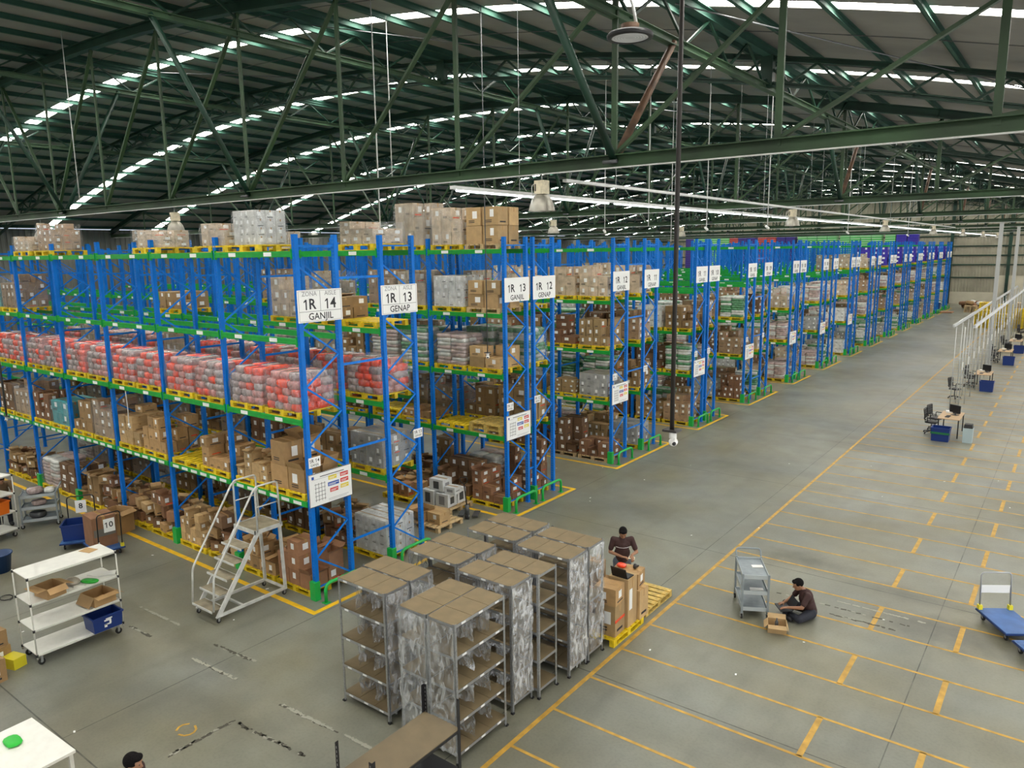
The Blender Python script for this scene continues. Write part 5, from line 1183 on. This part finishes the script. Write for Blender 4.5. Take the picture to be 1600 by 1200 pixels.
# ================================================================== desks, gantry and far goods
def chair(label, x, y, rz):
    t = thing('office_chair', label, 'office chair', (x, y, 0), rz); put('seat', MB().ell((0, 0, .47), (.48, .46, .08), BLACK, 14, 8, p=.5), t)
    B = MB(); 
    for q in range(5): B.tube([(-.2, .22 + .02 * abs(q - 2), .62 + q * .09), (.2, .22 + .02 * abs(q - 2), .62 + q * .09)], .006, BLACK, n=5)
    put('backrest', bent([(-.18, .2, .55), (-.22, .26, 1.0), (.22, .26, 1.0), (.18, .2, .55), (-.18, .2, .55)], .018, BLACK, .06), t); put('backrest_mesh', B.bx(-.19, .19, .235, .24, .58, .98, mat('black chair mesh', (.02, .02, .022), .7, alpha=.75)), t)
    for s in (-1, 1): put('armrest', bent([(s * .24, .1, .47), (s * .26, .1, .68), (s * .26, -.15, .68)], .015, BLACK, .04), t)
    put('gas_lift', MB().tube([(0, 0, .1), (0, 0, .46)], .025, DSTEEL), t)
    for q in range(5):
        a = q * 2 * pi / 5; B = MB().bar((0, 0, .12), (.28 * math.cos(a), .28 * math.sin(a), .07), .04, .03, BLACK); B.ell((.28 * math.cos(a), .28 * math.sin(a), .03), (.06, .06, .06), BLACK, 8, 6); put('star_leg', B, t)
DW = mat('light wood desktop', (.55, .38, .22), .5)
def desk(n_, x, y, L_=1.6, D_=.75):
    t = thing('packing_desk', 'wooden-top packing desk, %s along the open floor' % ORD[n_], 'desk', (x, y, 0), 0, 'packing desks on the open floor')
    put('tabletop', MB().bx(-D_ / 2, D_ / 2, 0, L_, .72, .75, DW), t)
    for sx in (-1, 1):
        for yy in (.04, L_ - .04): put('leg', MB().bx(sx * (D_ / 2 - .04) - .02, sx * (D_ / 2 - .04) + .02, yy - .02, yy + .02, 0, .72, BLACK), t)
    w = ORD[n_] + ' packing desk'
    m_ = thing('monitor', 'black computer monitor on the ' + w, 'monitor', (x + .1, y + .9, .75), -.6); put('screen', MB().bx(-.24, .24, -.015, .015, .1, .4, BLACK), m_); put('stand', MB().bx(-.03, .03, .015, .04, 0, .3, DSTEEL).bx(-.12, .12, -.08, .1, 0, .012, DSTEEL), m_)
    tag(put('keyboard', MB().bx(-.2, .2, -.07, .07, 0, .02, BLACK), None, (x - .08, y + .45, .75), rz=1.5), 'black keyboard on the ' + w, 'keyboard')
    p_ = thing('label_printer', 'dark label printer with white paper roll on the ' + w, 'printer', (x + .12, y + 1.3, .75)); put('printer_body', MB().bx(-.12, .12, -.14, .14, 0, .18, DSTEEL), p_); put('paper_roll', MB().tube([(-.06, 0, .24), (.06, 0, .24)], .07, WPL, n=14), p_)
    tag(put('paper_stack', MB().box((0, 0, .03), (.21, .3, .06), PAP, rz=.2), None, (x - .15, y + 1.35, .75)), 'small stack of white paper on the ' + w, 'paper')
    for q, (dx, dy, rz) in enumerate(((-.62, .45, -1.5), (-.6, 1.25, -1.3))):
        chair(('black mesh office chair at the near end of the ' if q == 0 else 'black mesh office chair at the far end of the ') + w, x + dx, y + dy, -rz)
    crate('dark blue tote in front of the ' + w, x - .15 if n_ == 0 else x + .28, y - .55, 0, .62, .5, .52, 0); 
    if n_ == 0:
        b_ = thing('waste_bin', 'pale grey waste bin with black lid beside the first packing desk', 'bin', (x + .72, y - .35, 0)); put('bin_body', MB().box((0, 0, .28), (.3, .34, .56), mat('pale blue grey plastic', (.42, .52, .54), .5), taper=1.1), b_); put('bin_lid', MB().box((0, 0, .64), (.3, .34, .14), BLACK, taper=.85), b_)
        put('green_band', MB().bx(x - .15 - .3 - .02, x - .15 + .3 + .02, y - .55 - .262, y - .55 - .256, .28, .36, mat('green band', (.01, .14, .05), .5))).parent = None
for q, (x, y) in enumerate(((-3.62, 32.6), (-3.66, 45.0), (-3.45, 55.6), (-3.3, 62.0), (-2.9, 71))): desk(q, x, y)
g_ = [o for o in C.objects if o.name.startswith('green_band')][0]; tc_ = [o for o in C.objects if o.get('label') == 'dark blue tote in front of the first packing desk'][0]; g_.parent = tc_; g_.location = -tc_.location
chair('black mesh office chair standing alone between first and second desks', -4.45, 41.5, 1.2); chair('black office chair alone beyond the second packing desk', -4.3, 58.5, 1.4)
GAL = mat('galvanised gantry tube', (.50, .51, .51), .4, .4)
t = thing('packing_gantry', 'long galvanised gantry of paired posts and top rails over the packing desks', 'gantry', (-3.9, 0, 0))
for x in (-.44, .35): put('top_rail', MB().bx(x - .04, x + .04, 38, 77, 3.78, 3.9, GAL), t)
y = 38.1; q = 0
while y < 77:
    B = MB()
    for x in (-.33, .0): B.tube([(x, y, 0), (x, y, 3.8)], .02, GAL, n=6)
    for z in (.25, 1.35, 2.4): B.tube([(-.33, y, z), (0, y, z)], .014, GAL, n=6)
    put('ladder_post', B, t); put('wall_socket', MB().bx(.0, .05, y - .03, y + .03, 1.9, 2.25, WPL), t); y += 2.15 if q < 12 else 3.2; q += 1
# stacks near the far wall
for (X_, Y_, h_, pm) in ((-6.9, 79.2, 11, 0), (-5.3, 79.0, 9, 0), (-6.9, 83, 14, 0), (-5.4, 83.2, 13, 0), (-3.9, 80, 12, 0), (-4.0, 84, 14, 1), (-9.6, 97, 5, 1), (-8.0, 98, 8, 1)):
    for q in range(h_): o = put('pallet', PM[pm], None, (X_, Y_, q * .1445), rz=.02 * (q % 3)); tag(o, '%s pallet %s from the floor in the stack %s' % ('yellow' if pm == 0 else 'bare wood', ORD[q], {(-6.9, 79.2): 'nearest the main aisle line', (-5.3, 79.0): 'behind the gantry, front middle', (-6.9, 83): 'behind the front aisle-side stack', (-5.4, 83.2): 'rear middle', (-3.9, 80): 'front, farthest right', (-4.0, 84): 'rear, farthest right', (-9.6, 97): 'low by the far wall', (-8.0, 98): 'higher by the far wall'}[(X_, Y_)]), 'pallet', 'stacked spare pallets near the far wall')
hp_ = MB(); rnd = random.Random(5)
for q in range(26): hp_.ell((rnd.uniform(-1.6, 1.6), rnd.uniform(-1, 1), rnd.uniform(.1, .8)), (rnd.uniform(.6, 1.1), .8, .45), rnd.choice((CB[2], CB[0], RUST, SACKW)), 8, 6, Matrix.Rotation(rnd.uniform(-.4, .4), 3, 'Y'), p=.5)
tag(put('scrap_heap', hp_, None, (-9.6, 101.6, 0)), 'heap of reddish scrap bags and cartons before the far wall', 'heap', kind='stuff')
crate('dark blue bin standing by the far wall', -13.2, 97.5, 0, 1.1, 1.0, .9, 0)
tag(put('flat_board', MB().bx(-1.2, 1.2, -.8, .8, 0, .1, CB[2]), None, (-12.3, 95.4, 0)), 'flat brown board pile on the floor near the far wall', 'board')
# tall stacks of crates and goods behind the far racks
GC = [mat('green crate', (.06, .48, .08), .45), mat('white crate rim', (.70, .78, .66), .45)]
def crate_stack(label, x, y, n_, cols, w_=1.15, h=.27):
    B = MB()
    for q in range(n_):
        B.bx(-w_ / 2, w_ / 2, -.5, .5, q * h, q * h + h * .72, cols[0]); B.bx(-w_ / 2 - .01, w_ / 2 + .01, -.51, .51, q * h + h * .72, q * h + h * .98, cols[1])
    tag(put('crate_stack', B, None, (x, y, 0)), label, 'crate stack', 'tall crate stacks behind the far racks')
q = 0; x = -46.0
OC = mat('orange red crate', (.70, .10, .03), .45); DC = mat('dark violet cloth', (.05, .03, .16), .6)
while x < -16:
    cols = GC if (x > -31 or -45 < x < -40) else ((OC, DC) if int(x) % 5 < 2 else (DC, PURP))
    if x > -19: cols = (PURP, PURP)
    crate_stack('%s crate stack standing behind the far racks' % ('green and white' if cols is GC else 'violet' if cols[1] is PURP else 'orange and dark'), x, 104.2, 34, cols); x += 1.25 if q % 4 < 3 else 1.55; q += 1
